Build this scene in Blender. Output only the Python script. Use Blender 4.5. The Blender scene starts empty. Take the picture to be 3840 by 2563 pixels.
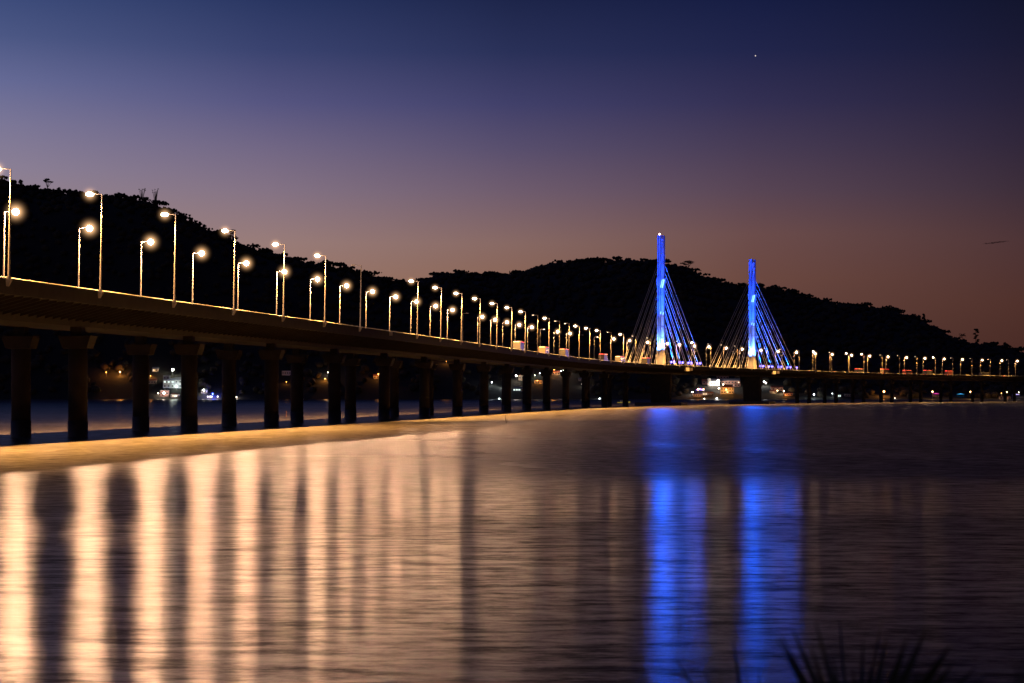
import bpy, math, random
import numpy as np
from mathutils import Vector, Matrix

random.seed(7)
rng = np.random.default_rng(7)
sc = bpy.context.scene
col = sc.collection
PI = math.pi

# ------------------------------------------------------------------ site measurements (metres)
CAM_Z = 5.73                      # tripod head above the lagoon
F = 9067.0                        # 85 mm lens expressed in survey units
CX, HY = 1920.0, 1479.3           # optical centre and horizon in survey units


def az(px):                       # survey azimuth (tangent)
    return (px - CX) / F


def zat(y, D):                    # height of a survey reading at distance D
    return CAM_Z + (HY - y) / F * D


# ------------------------------------------------------------------ helpers
def link(o, parent=None):
    col.objects.link(o)
    if parent is not None:
        o.parent = parent
    return o


def tag(o, label=None, cat=None, group=None, kind=None):
    if label: o['label'] = label
    if cat: o['category'] = cat
    if group: o['group'] = group
    if kind: o['kind'] = kind
    return o


def empty(name, loc=(0, 0, 0), parent=None):
    o = bpy.data.objects.new(name, None)
    o.empty_display_size = 0.5
    o.location = loc
    return link(o, parent)


class MB:
    """collects simple solids and links them as ONE mesh object"""

    def __init__(s):
        s.v = []; s.f = []; s.n = 0; s.sm = False

    def add(s, vs, fs):
        vs = [tuple(p) for p in vs]
        s.v += vs
        s.f += [tuple(i + s.n for i in f) for f in fs]
        s.n += len(vs)

    def box(s, c, d, rz=0.0, top=(1, 1), M=None):
        x, y, z = d[0] / 2, d[1] / 2, d[2] / 2
        vs = []
        for zz, k in ((-z, (1, 1)), (z, top)):
            for a, b in ((-1, -1), (1, -1), (1, 1), (-1, 1)):
                vs.append(Vector((a * x * k[0], b * y * k[1], zz)))
        R = M if M is not None else Matrix.Rotation(rz, 3, 'Z')
        vs = [R @ p + Vector(c) for p in vs]
        s.add(vs, [(3, 2, 1, 0), (4, 5, 6, 7), (0, 1, 5, 4), (1, 2, 6, 5), (2, 3, 7, 6), (3, 0, 4, 7)])

    def tube(s, a, b, r0, r1=None, n=8, caps=True):
        a, b = Vector(a), Vector(b)
        if r1 is None: r1 = r0
        d = (b - a).normalized()
        t = Vector((0, 0, 1)) if abs(d.z) < .9 else Vector((1, 0, 0))
        u = d.cross(t).normalized(); w = d.cross(u)
        vs = []
        for p, r in ((a, r0), (b, r1)):
            for i in range(n):
                an = 2 * PI * i / n
                vs.append(p + u * math.cos(an) * r + w * math.sin(an) * r)
        fs = [(i, i + n, (i + 1) % n + n, (i + 1) % n) for i in range(n)]
        if caps:
            fs.append(tuple(range(n))); fs.append(tuple(range(2 * n - 1, n - 1, -1)))
        s.add(vs, fs)

    def ball(s, c, r, n=8, m=5):
        c = Vector(c)
        vs = [c + Vector((0, 0, -r[2]))]
        for j in range(1, m):
            th = PI * j / m
            for i in range(n):
                an = 2 * PI * i / n
                vs.append(c + Vector((math.cos(an) * math.sin(th) * r[0], math.sin(an) * math.sin(th) * r[1], -math.cos(th) * r[2])))
        vs.append(c + Vector((0, 0, r[2])))
        fs = []
        for i in range(n):
            fs.append((0, 1 + (i + 1) % n, 1 + i))
            for j in range(m - 2):
                a = 1 + j * n
                fs.append((a + i, a + (i + 1) % n, a + n + (i + 1) % n, a + n + i))
            a = 1 + (m - 2) * n
            fs.append((a + i, a + (i + 1) % n, len(vs) - 1))
        s.add(vs, fs)

    def build(s, name, mat, parent=None, smooth=False, bevel=0):
        me = bpy.data.meshes.new(name)
        me.from_pydata(s.v, [], s.f)
        me.materials.append(mat)
        if smooth:
            for p in me.polygons: p.use_smooth = True
        me.update()
        o = bpy.data.objects.new(name, me)
        if bevel:
            m = o.modifiers.new('bevel', 'BEVEL'); m.width = bevel; m.segments = 2
        return link(o, parent)


def np_mesh(name, V, Fc, mat, parent=None, smooth=False):
    me = bpy.data.meshes.new(name)
    V = np.ascontiguousarray(V, dtype=np.float32); Fc = np.ascontiguousarray(Fc, dtype=np.int32)
    k = Fc.shape[1]
    me.vertices.add(len(V)); me.vertices.foreach_set('co', V.ravel())
    me.loops.add(Fc.size); me.loops.foreach_set('vertex_index', Fc.ravel())
    me.polygons.add(len(Fc)); me.polygons.foreach_set('loop_start', np.arange(0, Fc.size, k, dtype=np.int32))
    me.materials.append(mat)
    me.update(calc_edges=True)
    if smooth:
        me.polygons.foreach_set('use_smooth', np.ones(len(Fc), dtype=bool))
    o = bpy.data.objects.new(name, me)
    return link(o, parent)


# ------------------------------------------------------------------ materials
def mat(name, base, rough=0.8, var=0.25, scale=0.6, emis=None, es=0.0, metal=0.0, stretch=(1, 1, 1)):
    m = bpy.data.materials.new(name); m.use_nodes = True
    nt = m.node_tree; N = nt.nodes; L = nt.links
    b = N['Principled BSDF']
    b.inputs['Roughness'].default_value = rough
    b.inputs['Metallic'].default_value = metal
    if var > 0:
        tc = N.new('ShaderNodeTexCoord'); mp = N.new('ShaderNodeMapping'); mp.inputs['Scale'].default_value = stretch
        no = N.new('ShaderNodeTexNoise'); no.inputs['Scale'].default_value = scale; no.inputs['Detail'].default_value = 6
        cr = N.new('ShaderNodeValToRGB')
        c = base
        cr.color_ramp.elements[0].position = .3; cr.color_ramp.elements[1].position = .7
        cr.color_ramp.elements[0].color = tuple(x * (1 - var) for x in c) + (1,)
        cr.color_ramp.elements[1].color = tuple(min(1, x * (1 + var)) for x in c) + (1,)
        L.new(tc.outputs['Object'], mp.inputs['Vector']); L.new(mp.outputs['Vector'], no.inputs['Vector'])
        L.new(no.outputs['Fac'], cr.inputs['Fac']); L.new(cr.outputs['Color'], b.inputs['Base Color'])
    else:
        b.inputs['Base Color'].default_value = tuple(base) + (1,)
    if emis:
        b.inputs['Emission Color'].default_value = tuple(emis) + (1,)
        b.inputs['Emission Strength'].default_value = es
    return m


def glow(name, c, s, sampled=False):
    m = mat(name, (0.6, 0.6, 0.6), 0.3, 0, emis=c, es=s)
    m.cycles.emission_sampling = 'AUTO' if sampled else 'NONE'
    return m


WARM = (1.0, 0.53, 0.28)
M = {}
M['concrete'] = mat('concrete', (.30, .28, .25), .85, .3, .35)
M['concrete_shaded'] = mat('concrete_shaded', (.022, .018, .015), .9, .3, .5)  # same concrete made near-black, shade of unlit faces put into the colour
M['tide'] = mat('wet_concrete', (.03, .026, .022), .5, .4, .8)
M['pole'] = mat('galvanised_pole', (.22, .21, .20), .85, .1, 3, metal=.0)
M['housing'] = mat('lamp_housing', (.35, .35, .35), .4, .1, 3)
M['asphalt'] = mat('asphalt', (.05, .05, .05), .85, .2, 2)
M['paint'] = mat('road_paint', (.7, .7, .66), .7, .1, 2)
M['pylon'] = mat('pylon_concrete', (.36, .36, .36), .75, .4, .45, stretch=(1, 1, .25))
M['cable'] = mat('cable_sheath', (.6, .6, .57), .4, .05, 3)
M['lit'] = glow('lit_lamp_bowl', (1, .80, .52), 30)
M['dim'] = glow('dim_lamp_bowl', (1, .74, .45), 3.0)
M['off'] = mat('unlit_lamp_bowl', (.2, .2, .2), .3, 0, emis=(1, .6, .4), es=.02)
M['blue_lens'] = glow('blue_floodlight_lens', (.03, .06, 1.0), 6)
M['blue_bar'] = glow('blue_light_bar', (.15, .4, 1.0), 3)
M['bar_lens'] = glow('blue_bar_lens', (.12, .24, 1.0), 4.5)
M['red_beacon'] = glow('red_beacon_lens', (1, .45, .45), 18)
M['bark'] = mat('bark', (.035, .028, .02), .9, .3, 2)
M['leaf'] = mat('dark_leaves', (.035, .045, .02), .8, .5, .3)
M['forest'] = mat('forest_canopy', (.034, .026, .015), .95, .5, .02)
M['hill'] = mat('hill_soil', (.02, .018, .012), 1, .4, .01)
M['board'] = mat('sign_board_paint', (.62, .55, .45), .6, .1, 1)

# ------------------------------------------------------------------ bridge alignment
x0, y0, h0, SP = -56.51363493580129, 271.69070114159325, 0.12271567549272798, 35.38033357794956
KN = [2.4539136048766772e-05, -4.791192767323193e-05, 0.0005229143981415228, 0.0004030035597849081, 0.0007814265049967768]
HD = [12.97944429041839, 13.97392239883156, 14.583672461118079, 13.868812167992095]
UT = 48 * SP
U0, U1, DU = -190.0, UT + 700, 1.0


def integrate():
    # forward
    tab = []
    x, y, h = x0, y0, h0
    n = int(U1 / DU)
    for i in range(n + 1):
        tab.append((i * DU, x, y, h))
        k = np.interp(min(1, i * DU / UT), np.linspace(0, 1, 5), KN)
        if i * DU > UT: k = 0.0006
        x += math.sin(h) * DU; y += math.cos(h) * DU; h += k * DU
    back = []
    x, y, h = x0, y0, h0
    for i in range(1, int(-U0 / DU) + 1):
        x -= math.sin(h) * DU; y -= math.cos(h) * DU; h -= KN[0] * DU
        back.append((-i * DU, x, y, h))
    return np.array(back[::-1] + tab)


TAB = integrate()


def frame(u):
    return tuple(np.interp(u, TAB[:, 0], TAB[:, i]) for i in (1, 2, 3))


def Z(u):                        # parapet top level
    return CAM_Z + float(np.interp(u / UT, np.linspace(0, 1, 4), HD))


def P(u, off, dz=0.0):
    x, y, h = frame(u)
    return Vector((x + off * math.cos(h), y - off * math.sin(h), Z(u) + dz))


def solve_u(px, off):            # chainage on the bridge whose bearing is px
    us = np.arange(U0 + 5, U1 - 5, 1.0)
    X = np.interp(us, TAB[:, 0], TAB[:, 1]); Y = np.interp(us, TAB[:, 0], TAB[:, 2]); H = np.interp(us, TAB[:, 0], TAB[:, 3])
    q = (X + off * np.cos(H)) / (Y - off * np.sin(H))
    return float(np.interp(az(px), q, us))


CEN = -11.05                     # centre line, measured from the near lamp line
FAR = -22.1

bridge = empty('bridge', P(0, CEN, -Z(0)))
tag(bridge, 'long curved concrete bridge on round piers with two blue lit cable pylons', 'bridge')
BO = bridge.location.copy()


def sweep(name, profs, m, step=8.0, u0=None, u1=None, parent=bridge):
    u0 = U0 if u0 is None else u0
    u1 = U1 - 2 if u1 is None else u1
    n = max(1, int((u1 - u0) / step))
    V = []; Fc = []
    for prof in profs:
        base = len(V); k = len(prof)
        for i in range(n + 1):
            u = u0 + (u1 - u0) * i / n
            for off, dz in prof:
                V.append(tuple(P(u, off, dz) - (BO if parent is bridge else Vector((0, 0, 0)))))
        for i in range(n):
            for j in range(k):
                a = base + i * k + j; b = base + i * k + (j + 1) % k
                Fc.append((a, b, b + k, a + k))
        Fc.append(tuple(base + j for j in range(k))[::-1])
        Fc.append(tuple(base + n * k + j for j in range(k)))
    me = bpy.data.meshes.new(name); me.from_pydata(V, [], Fc); me.materials.append(m); me.update()
    return link(bpy.data.objects.new(name, me), parent)


# deck slab, box girder with cantilever wings, parapets
sweep('deck', [[(-.30, -.90), (-.30, -1.45), (-21.8, -1.45), (-21.8, -.90)]], M['asphalt'])
sweep('parapet', [[(-.30, 0), (-.55, 0), (-.72, -.892), (-.26, -.892)]], M['concrete_shaded'])
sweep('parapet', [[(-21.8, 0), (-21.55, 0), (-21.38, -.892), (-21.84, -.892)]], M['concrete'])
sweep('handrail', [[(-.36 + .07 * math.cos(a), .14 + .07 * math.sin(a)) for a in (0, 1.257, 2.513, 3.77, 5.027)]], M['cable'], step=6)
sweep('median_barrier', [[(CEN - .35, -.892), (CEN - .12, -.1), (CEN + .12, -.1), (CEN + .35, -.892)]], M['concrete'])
sweep('fascia', [[(-.24, -.895), (-.24, -1.7), (-.62, -1.7), (-.62, -1.452), (-.298, -1.452), (-.298, -.895)]], M['concrete_shaded'])
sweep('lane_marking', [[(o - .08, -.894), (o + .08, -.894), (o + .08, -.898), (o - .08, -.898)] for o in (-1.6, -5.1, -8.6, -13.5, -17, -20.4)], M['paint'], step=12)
g = sweep('box_girder', [[(-.64, -1.455), (-.64, -1.66), (-6.2, -2.05), (-6.7, -4.1), (-15.4, -4.1), (-15.9, -2.05), (-21.46, -1.66), (-21.46, -1.455)]], M['concrete_shaded'])
rib = MB()
u = U0 + 2
while u < 1300:
    for s in (1, -1):
        def q(o, dz): return P(u, CEN + s * (o - CEN), dz) - BO
        def q2(o, dz): return P(u + .28, CEN + s * (o - CEN), dz) - BO
        pr = [(-.70, -1.665), (-.9, -1.95), (-6.55, -3.5), (-6.2, -2.05)]
        rib.add([q(*a) for a in pr] + [q2(*a) for a in pr],
                [(0, 1, 2, 3), (7, 6, 5, 4), (0, 4, 5, 1), (1, 5, 6, 2), (2, 6, 7, 3)])
    u += 3.2
rib.build('wing_ribs', M['concrete_shaded'], bridge)

# ------------------------------------------------------------------ pylon chainages and piers
UP = [solve_u(2479, CEN), solve_u(2821, CEN)]
print('pylons', UP, UP[1] - UP[0])


def pier(u, big=False):
    x, y, h = frame(u)
    c = P(u, CEN); base = Vector((c.x, c.y, 0)) - BO
    zt = Z(u)
    if big:
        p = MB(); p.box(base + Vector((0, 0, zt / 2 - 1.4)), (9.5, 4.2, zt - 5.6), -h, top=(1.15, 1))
        o = p.build('pier', M['concrete_shaded'], bridge)
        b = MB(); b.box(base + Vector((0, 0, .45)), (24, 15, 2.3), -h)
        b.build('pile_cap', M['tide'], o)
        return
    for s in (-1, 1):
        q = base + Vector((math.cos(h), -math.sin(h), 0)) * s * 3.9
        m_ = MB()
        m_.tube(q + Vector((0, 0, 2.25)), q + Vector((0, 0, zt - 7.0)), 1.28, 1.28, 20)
        o = m_.build('pier', M['concrete_shaded'], bridge, smooth=False)
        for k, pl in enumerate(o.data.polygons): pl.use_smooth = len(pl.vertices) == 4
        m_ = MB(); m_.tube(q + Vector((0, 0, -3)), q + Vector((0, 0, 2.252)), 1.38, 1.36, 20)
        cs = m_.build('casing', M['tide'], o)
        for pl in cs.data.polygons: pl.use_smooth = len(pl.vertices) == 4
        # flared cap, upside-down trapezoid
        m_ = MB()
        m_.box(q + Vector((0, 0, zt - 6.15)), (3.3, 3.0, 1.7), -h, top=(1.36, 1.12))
        m_.build('pier_cap', M['concrete_shaded'], o, bevel=.06)
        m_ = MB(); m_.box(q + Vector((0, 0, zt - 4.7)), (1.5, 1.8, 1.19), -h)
        m_.build('bearing_block', M['concrete_shaded'], o)


PIERS = []
u = 856.5
while u > U0 + 10:
    PIERS.append(u); u -= 57.7
PIERS = PIERS[::-1]
u = UP[1] + 109
while u < U1 - 20:
    PIERS.append(u); u += 57.7
for u in PIERS: pier(u)
for u in UP: pier(u, True)
print('pier px', [(round(CX + F * P(u, CEN + 3.9).x / P(u, CEN + 3.9).y), round(CX + F * P(u, CEN - 3.9).x / P(u, CEN - 3.9).y)) for u in PIERS][:22])

# ------------------------------------------------------------------ pylons
TOPS = [(883, 2479), (973, 2821)]


def light(name, kind, loc, color, e, parent=None, radius=.25, target=None, size=60, blend=.5):
    L = bpy.data.lights.new(name, kind)
    L.color = color; L.energy = e; L.shadow_soft_size = radius
    if kind == 'SPOT':
        L.spot_size = math.radians(size); L.spot_blend = blend
    o = bpy.data.objects.new(name, L); o.location = loc
    if target is not None:
        o.rotation_mode = 'QUATERNION'
        o.rotation_quaternion = (Vector(target) - Vector(loc)).to_track_quat('-Z', 'Y')
    return link(o, parent)


BLUE = (.03, .15, 1.0)
for ip, up in enumerate(UP):
    x, y, h = frame(up)
    c0 = P(up, CEN, 0)
    zd = Z(up)
    H = zat(TOPS[ip][0], c0.y) - zd            # pylon height above parapet top
    org = Vector((c0.x, c0.y, zd)) - BO
    R = Matrix.Rotation(-h, 3, 'Z')             # local x = to the right of travel, y = along the bridge
    def W(a, b, z): return org + R @ Vector((a, b, z))
    # lower plinth lit by the street lamps
    m_ = MB(); m_.box(W(0, 0, 2.3), (3.9, 4.6, 6.3), -h)
    tower = m_.build('pylon', M['pylon'], bridge, bevel=.08)
    m_ = MB(); m_.box(W(0, 0, 5.52), (4.2, 4.9, .14), -h); m_.build('ledge', M['concrete'], tower)
    segs = [(5.6, 17.0, 3.5, 3.45), (17.0, 43.5, 3.35, 3.3), (43.5, H, 3.3, 3.3)]
    sh = MB()
    for za, zb, wa, wb in segs:
        dz = zb - za
        k = wb / wa
        # left leg, slotted
        sh.box(W(-1.32, -.1, (za + zb) / 2), (.62 + .2 * (wa - 3.3), 3.6, dz), -h)
        sh.box(W(-.34, -.1, (za + zb) / 2), (.86, 3.6, dz), -h)
        sh.box(W(-.93, .5, (za + zb) / 2), (.3, 2.2, dz - .02), -h)
    sh.build('shaft', M['pylon'], tower, bevel=.03)
    sh = MB()
    for za, zb, wa, wb in segs:
        dz = zb - za
        sh.box(W(.14 + (wa - .3) / 2 / 2 + .1, .25, (za + zb) / 2), ((wa - .3) / 2 - .1, 3.0, dz - (.4 if zb == H else 0)), -h)
    sh.build('rear_shaft', M['pylon'], tower, bevel=.03)
    rg = MB()
    z = 8.5
    while z < H - 2:
        rg.box(W(1.0, -1.33, z), (1.2, .16, .14), -h); z += 5.4
    rg.build('ladder_rungs', M['cable'], tower)
    cl = MB()
    zc = 40.5
    for s in (-1, 1):
        cl.add([W(s * 1.69, -1.5, zc - .2), W(s * 1.69, 1.3, zc - .2), W(s * 2.35, 1.3, zc + 3.6), W(s * 2.35, -1.5, zc + 3.6), W(s * 1.69, -1.5, zc + 4.0), W(s * 1.69, 1.3, zc + 4.0)],
               [(0, 1, 2, 3), (3, 2, 5, 4), (0, 3, 4), (1, 5, 2), (0, 4, 5, 1)])
    cl.build('collar', M['pylon'], tower)
    for (a, z, ln, w_) in ((.62, zc + 1.2, 4.2, .26), (1.5, zc + 1.2, 4.2, .5), (.25, zc - 13.6, 1.3, .3), (1.55, zc - 14.0, 1.5, .22)):
        b_ = MB(); tl = Matrix.Rotation(math.radians(13), 3, 'Y')
        b_.box(W(a, -2.0, z), (w_ + .06, .2, ln + .06), M=R @ tl)
        b_.build('light_bar', M['blue_bar'], tower)
        b_ = MB(); q_ = [W(a, -2.12, z) + R @ (tl @ Vector((sx * w_ / 2, 0, sz * ln / 2))) for sx, sz in ((-1, -1), (1, -1), (1, 1), (-1, 1))]
        b_.add(q_, [(0, 1, 2, 3)]); b_.build('bar_lens', M['bar_lens'], tower)
    if ip == 0:
        b_ = MB(); b_.ball(W(-.75, 0, H + .55), (.42, .42, .42)); b_.tube(W(-.75, 0, H), W(-.75, 0, H + .3), .08)
        b_.build('beacon', M['red_beacon'], tower, smooth=True)
    b_ = MB(); b_.box(W(.95, -1.3, H - 1.2), (1.0, .1, 1.4), -h)
    b_.build('hatch', mat('hatch_paint', (.35, .08, .05), .7, .2, 2) if ip == 0 else M['tide'], tower)
    # ledge floodlights shining up the mast (real lamps)
    for a, b, e in ((-.9, -3.6, 55000), (1.2, -3.4, 30000), (3.4, 0, 9000), (-3.4, 0, 9000), (0, 4.0, 9000)):
        lo = W(a, b, 6.2)
        light('ledge_light', 'SPOT', lo, (.06, .18, 1.0), e * 3.2, tower, .2, W(a * .55, b * .25, 30), 80, .8)
    # more powerful throw for the top
    light('mast_light', 'SPOT', W(-8, -30, 1.0), (.0, .06, 1.0), 900000, tower, .3, W(0, 0, 46), 34, .5)
    light('mast_light', 'SPOT', W(14, -22, 1.0), (.0, .055, 1.0), 600000, tower, .3, W(0, 0, 48), 30, .5)
    for z_ in (41.0, 27.0):  # added spots thrown towards the camera side, for blue streaks on the water
        lo = W(.9, -2.4, z_)
        light('streak_spot', 'SPOT', lo, (.0, .10, 1.0), 58000, tower, .8, Vector(lo) - Vector((c0.x, c0.y, 55)).normalized() * 100, 24, .9)
    # stay cables, a semi-fan in the median
    for sgn in (-1, 1):
        lst = [(11.5 + 6.62 * k, 15.5 + 3.05 * k) for k in range(14)] + [(67, 41.5), (59, 38.5)]
        for ki, (d, zp) in enumerate(lst):
            lat = .28 if ki % 2 else -.28
            if ki >= 14: lat = 1.2 if ki == 14 else .9
            a = P(up + sgn * d, CEN + lat, -.7) - BO
            b = W(lat * .5 - (.35 if sgn < 0 else 0), sgn * (1.72 if sgn < 0 else 1.7), zp)
            m_ = MB(); m_.tube(a, b, .12, .12, 6, caps=False)
            cb = m_.build('stay_cable', M['cable'], bridge)
            dr = (b - a).normalized()
            m_ = MB(); m_.tube(a - dr * .2, a + dr * 3.6, .21, .19, 8); m_.tube(a + dr * 3.6, a + dr * 4.0, .36, .36, 8)
            m_.build('anchor_sleeve', M['cable'], cb)

# hanging boards below the parapet beside each pylon
for (xa, xb, ya, yb) in ((2566, 2586, 1379.5, 1392), (2588.5, 2598, 1380, 1391), (2893.5, 2910, 1392, 1404), (2913, 2923, 1392.5, 1402)):
    uu = solve_u((xa + xb) / 2, .35); p_ = P(uu, .35)
    wd = (xb - xa) / F * p_.y; zz0 = zat(yb, p_.y); zz1 = zat(ya, p_.y)
    m_ = MB(); m_.box(Vector((p_.x, p_.y, (zz0 + zz1) / 2)) - BO, (wd, .12, zz1 - zz0), -.08)
    o = m_.build('navigation_board', M['board'], bridge)
    m_ = MB()
    for t in (-.3, .3):
        m_.box(Vector((p_.x + t * wd, p_.y + .13, (zz1 + Z(uu)) / 2 - .3)) - BO, (.12, .12, Z(uu) - zz0 - .1), -.08)
    m_.build('hanger', M['pole'], o)

# ------------------------------------------------------------------ street lamps (both sides)
NEAR = [33.5, 377, 654, 877, 1063, 1218, 1351, 1565, 1653, 1730, 1799, 1863, 1918, 1969, 2016, 2058.6, 2098, 2134, 2172, 2211, 2251, 2292,
        2338, 2384, 2438, 2493, 2549, 2605.5, 2666, 2714, 2765, 2820, 2876, 2934, 2997, 3059, 3119, 3182, 3240, 3309, 3374, 3439, 3507,
        3573, 3645, 3713, 3782]
NDIM = {6: 0, 10: .6, 14: .12, 16: .12, 17: .2, 21: .1, 23: .08, 24: .06, 25: .1, 26: .05, 28: .05, 29: .08, 30: .08, 32: .08, 33: .1, 31: .1,
        34: .1, 35: .6, 36: .1, 37: .7, 38: .7, 39: .05, 40: .05, 41: .05, 42: .7, 43: .05, 44: .05, 45: .25, 46: .05}
FARL = [12, 293, 526, 720, 890, 1035, 1161, 1272, 1370.5, 1459, 1539, 1611, 1675.5, 1734, 1790, 1839, 1884, 1930.6, 1978, 2025, 2076.6, 2123,
        2171, 2227.6, 2289, 2350, 2417, 2492, 2537, 2594, 2648, 2713, 2773, 2806, 2844, 2909, 2978, 3047.5, 3112, 3185, 3253, 3322,
        3391.7, 3461, 3533, 3602, 3676, 3750, 3808]
FDIM = {13: 0, 19: .12, 22: 0, 23: .2, 45: .6}
LAMP_E = 21000.0
DOWN_E = 135000.0

ORD = ['first', 'second', 'third', 'fourth', 'fifth', 'sixth', 'seventh', 'eighth', 'ninth', 'tenth', 'eleventh', 'twelfth', 'thirteenth',
       'fourteenth', 'fifteenth', 'sixteenth', 'seventeenth', 'eighteenth', 'nineteenth']
TENS = {2: 'twenty', 3: 'thirty', 4: 'forty', 5: 'fifty'}
TENTH = {2: 'twentieth', 3: 'thirtieth', 4: 'fortieth', 5: 'fiftieth'}


def ordinal(n):
    if n <= 19: return ORD[n - 1]
    return TENTH[n // 10] if n % 10 == 0 else TENS[n // 10] + '-' + ORD[n % 10 - 1]


def halo_mat(name, colour, k):  # lamp bloom drawn as a glowing volume that fades outwards
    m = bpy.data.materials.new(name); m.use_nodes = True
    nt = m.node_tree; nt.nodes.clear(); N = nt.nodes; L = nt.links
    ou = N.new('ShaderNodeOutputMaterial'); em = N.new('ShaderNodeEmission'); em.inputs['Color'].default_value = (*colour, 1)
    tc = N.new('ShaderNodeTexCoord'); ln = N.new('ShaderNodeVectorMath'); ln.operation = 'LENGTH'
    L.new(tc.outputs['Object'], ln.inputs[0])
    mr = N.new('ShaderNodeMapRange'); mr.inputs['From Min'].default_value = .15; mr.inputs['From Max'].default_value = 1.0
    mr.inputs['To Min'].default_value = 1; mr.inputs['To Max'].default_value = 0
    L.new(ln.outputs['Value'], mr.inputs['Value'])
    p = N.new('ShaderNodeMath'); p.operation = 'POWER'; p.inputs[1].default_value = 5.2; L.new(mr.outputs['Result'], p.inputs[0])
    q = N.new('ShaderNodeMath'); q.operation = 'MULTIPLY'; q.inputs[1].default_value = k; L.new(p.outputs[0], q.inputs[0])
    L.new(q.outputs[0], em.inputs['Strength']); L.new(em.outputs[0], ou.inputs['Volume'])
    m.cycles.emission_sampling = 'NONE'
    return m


M['halo'] = halo_mat('glow_halo', (1, .55, .25), 1.5)


def lamp_proto(near, state):
    """local +X is the direction of the arm, towards the roadway"""
    r = empty('street_lamp')
    m_ = MB(); m_.tube((0, 0, 0), (0, 0, 12.35), .145, .07, 10); m_.tube((0, 0, 0), (0, 0, .25), .28, .28, 10)
    m_.build('pole', M['pole'], r, smooth=False)
    m_ = MB(); m_.tube((-.05, 0, 12.3), (1.15, 0, 12.42), .05, .04, 8); m_.build('arm', M['pole'], r)
    m_ = MB(); m_.box((1.55, 0, 12.46), (1.0, .36, .13), top=(.8, .7)); hd = m_.build('lamp_head', M['housing'], r, bevel=.02)
    m_ = MB()
    if state == 'lit':
        if near: m_.ball((1.6, 0, 12.33), (.55, .5, .27), 12, 8)
        else: m_.ball((1.6, 0, 12.3), (.50, .50, .46), 12, 8)
    else:
        m_.ball((1.6, 0, 12.37), (.34, .16, .1), 10, 6)
    m_.build('lamp_bowl', M[state], hd, smooth=True)
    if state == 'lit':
        m_ = MB(); m_.ball((0, 0, 0), (1, 1, 1), 16, 10)  # added glow ball, stands in for bloom around the bowl
        hz = m_.build('glow_halo', M['halo'], hd); hz.location = (1.6, 0, 12.3); k = 1.7 if near else 2.5; hz.scale = (k, k, k)
    if near:
        m_ = MB()
        m_.add([(-.4, -.3, -.02), (.28, -.3, -.02), (.28, .3, -.02), (-.4, .3, -.02),
                (.02, -.22, -.85), (.28, -.22, -.85), (.28, .22, -.85), (.02, .22, -.85)],
               [(0, 1, 2, 3)[::-1], (4, 5, 6, 7), (0, 4, 5, 1)[::-1], (1, 5, 6, 2)[::-1], (2, 6, 7, 3)[::-1], (3, 7, 4, 0)[::-1]])
        m_.build('bracket', M['concrete'], r)
    return r


def children(o): return [c for c in col.objects if c.parent == o]


def copy_tree(o, kids, parent=None):
    c = o.copy(); col.objects.link(c); c.parent = parent
    for k in kids.get(o.name, []):
        copy_tree(k, kids, c)
    return c


protos = {}
for near in (True, False):
    for st in ('lit', 'dim', 'off'):
        protos[(near, st)] = lamp_proto(near, st)
KIDS = {}
for o in col.objects:
    if o.parent: KIDS.setdefault(o.parent.name, []).append(o)
used = set()
lampdata = {}


def put_lamp(u, off, near, bright, label, group, power=1.0):
    st = 'lit' if bright > .3 else ('dim' if bright > 0 else 'off')
    key = (near, st)
    if key in used: o = copy_tree(protos[key], KIDS)
    else: o = protos[key]; used.add(key)
    x, y, h = frame(u)
    o.location = P(u, off, .0)
    ang = (PI - h) if near else -h
    lean = math.radians(.9 if u < 500 else (.45 if u < 900 else .15))
    o.rotation_mode = 'QUATERNION'
    o.rotation_quaternion = (Matrix.Rotation(lean, 3, 'Y') @ Matrix.Rotation(ang, 3, 'Z')).to_quaternion()
    tag(o, label, 'street lamp', group)
    bright = bright * power
    if bright > 0:
        k = round(bright * (.09 if near else 1.0), 3)
        if k not in lampdata:
            L = bpy.data.lights.new('lamp_light', 'POINT'); L.color = WARM; L.energy = LAMP_E * k; L.shadow_soft_size = .3
            S = bpy.data.lights.new('down_light', 'SPOT'); S.color = (1, .46, .11); S.energy = DOWN_E * (1.6 * max(bright, .35) if near else .5 * min(bright, 1)); S.shadow_soft_size = .4
            S.spot_size = math.radians(142); S.spot_blend = .75
            lampdata[k] = (L, S)
        for d_, nm, xx_ in ((lampdata[k][0], 'lamp_light', 1.6), (lampdata[k][1], 'down_light', 1.6)):
            lo = bpy.data.objects.new(nm, d_); lo.location = (xx_, 0, 11.8); link(lo, o)
    return o


GN = 'street lamps along the near edge of the bridge'
GF = 'street lamps along the far edge of the bridge'
for i, px in enumerate(NEAR):
    b = NDIM.get(i, 1.0)
    w = 'lit' if b > .3 else ('dim' if b > 0 else 'unlit')
    put_lamp(solve_u(px, 0), 0, True, b, f'{w} street lamp on the near parapet, {ordinal(i + 1)} tall pole from the left', GN)
for i, px in enumerate(FARL):
    b = FDIM.get(i, 1.0)
    pw = 2.2 if i < 4 else 1.7 if i < 7 else 1.45 if i < 10 else 1.2 if i < 14 else .5 if i < 20 else .42 if i < 26 else .3
    w = 'bright' if b > .3 else ('dim' if b > 0 else 'unlit')
    put_lamp(solve_u(px, FAR), FAR, False, b, f'{w} street lamp on the far edge of the deck, {ordinal(i + 1)} pole from the left', GF, pw)
# two more of each just past the left edge of view, they light the water that is seen
for k in (1, 2):
    put_lamp(solve_u(33.5, 0) - 35.4 * k, 0, True, 1.0, f'lit street lamp on the near parapet, {"just" if k == 1 else "farther"} left of the view', GN)
    put_lamp(solve_u(12, FAR) - 35.4 * k, FAR, False, 2.3, f'bright street lamp on the far edge of the deck, {"just" if k == 1 else "farther"} left of the view', GF)
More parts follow.
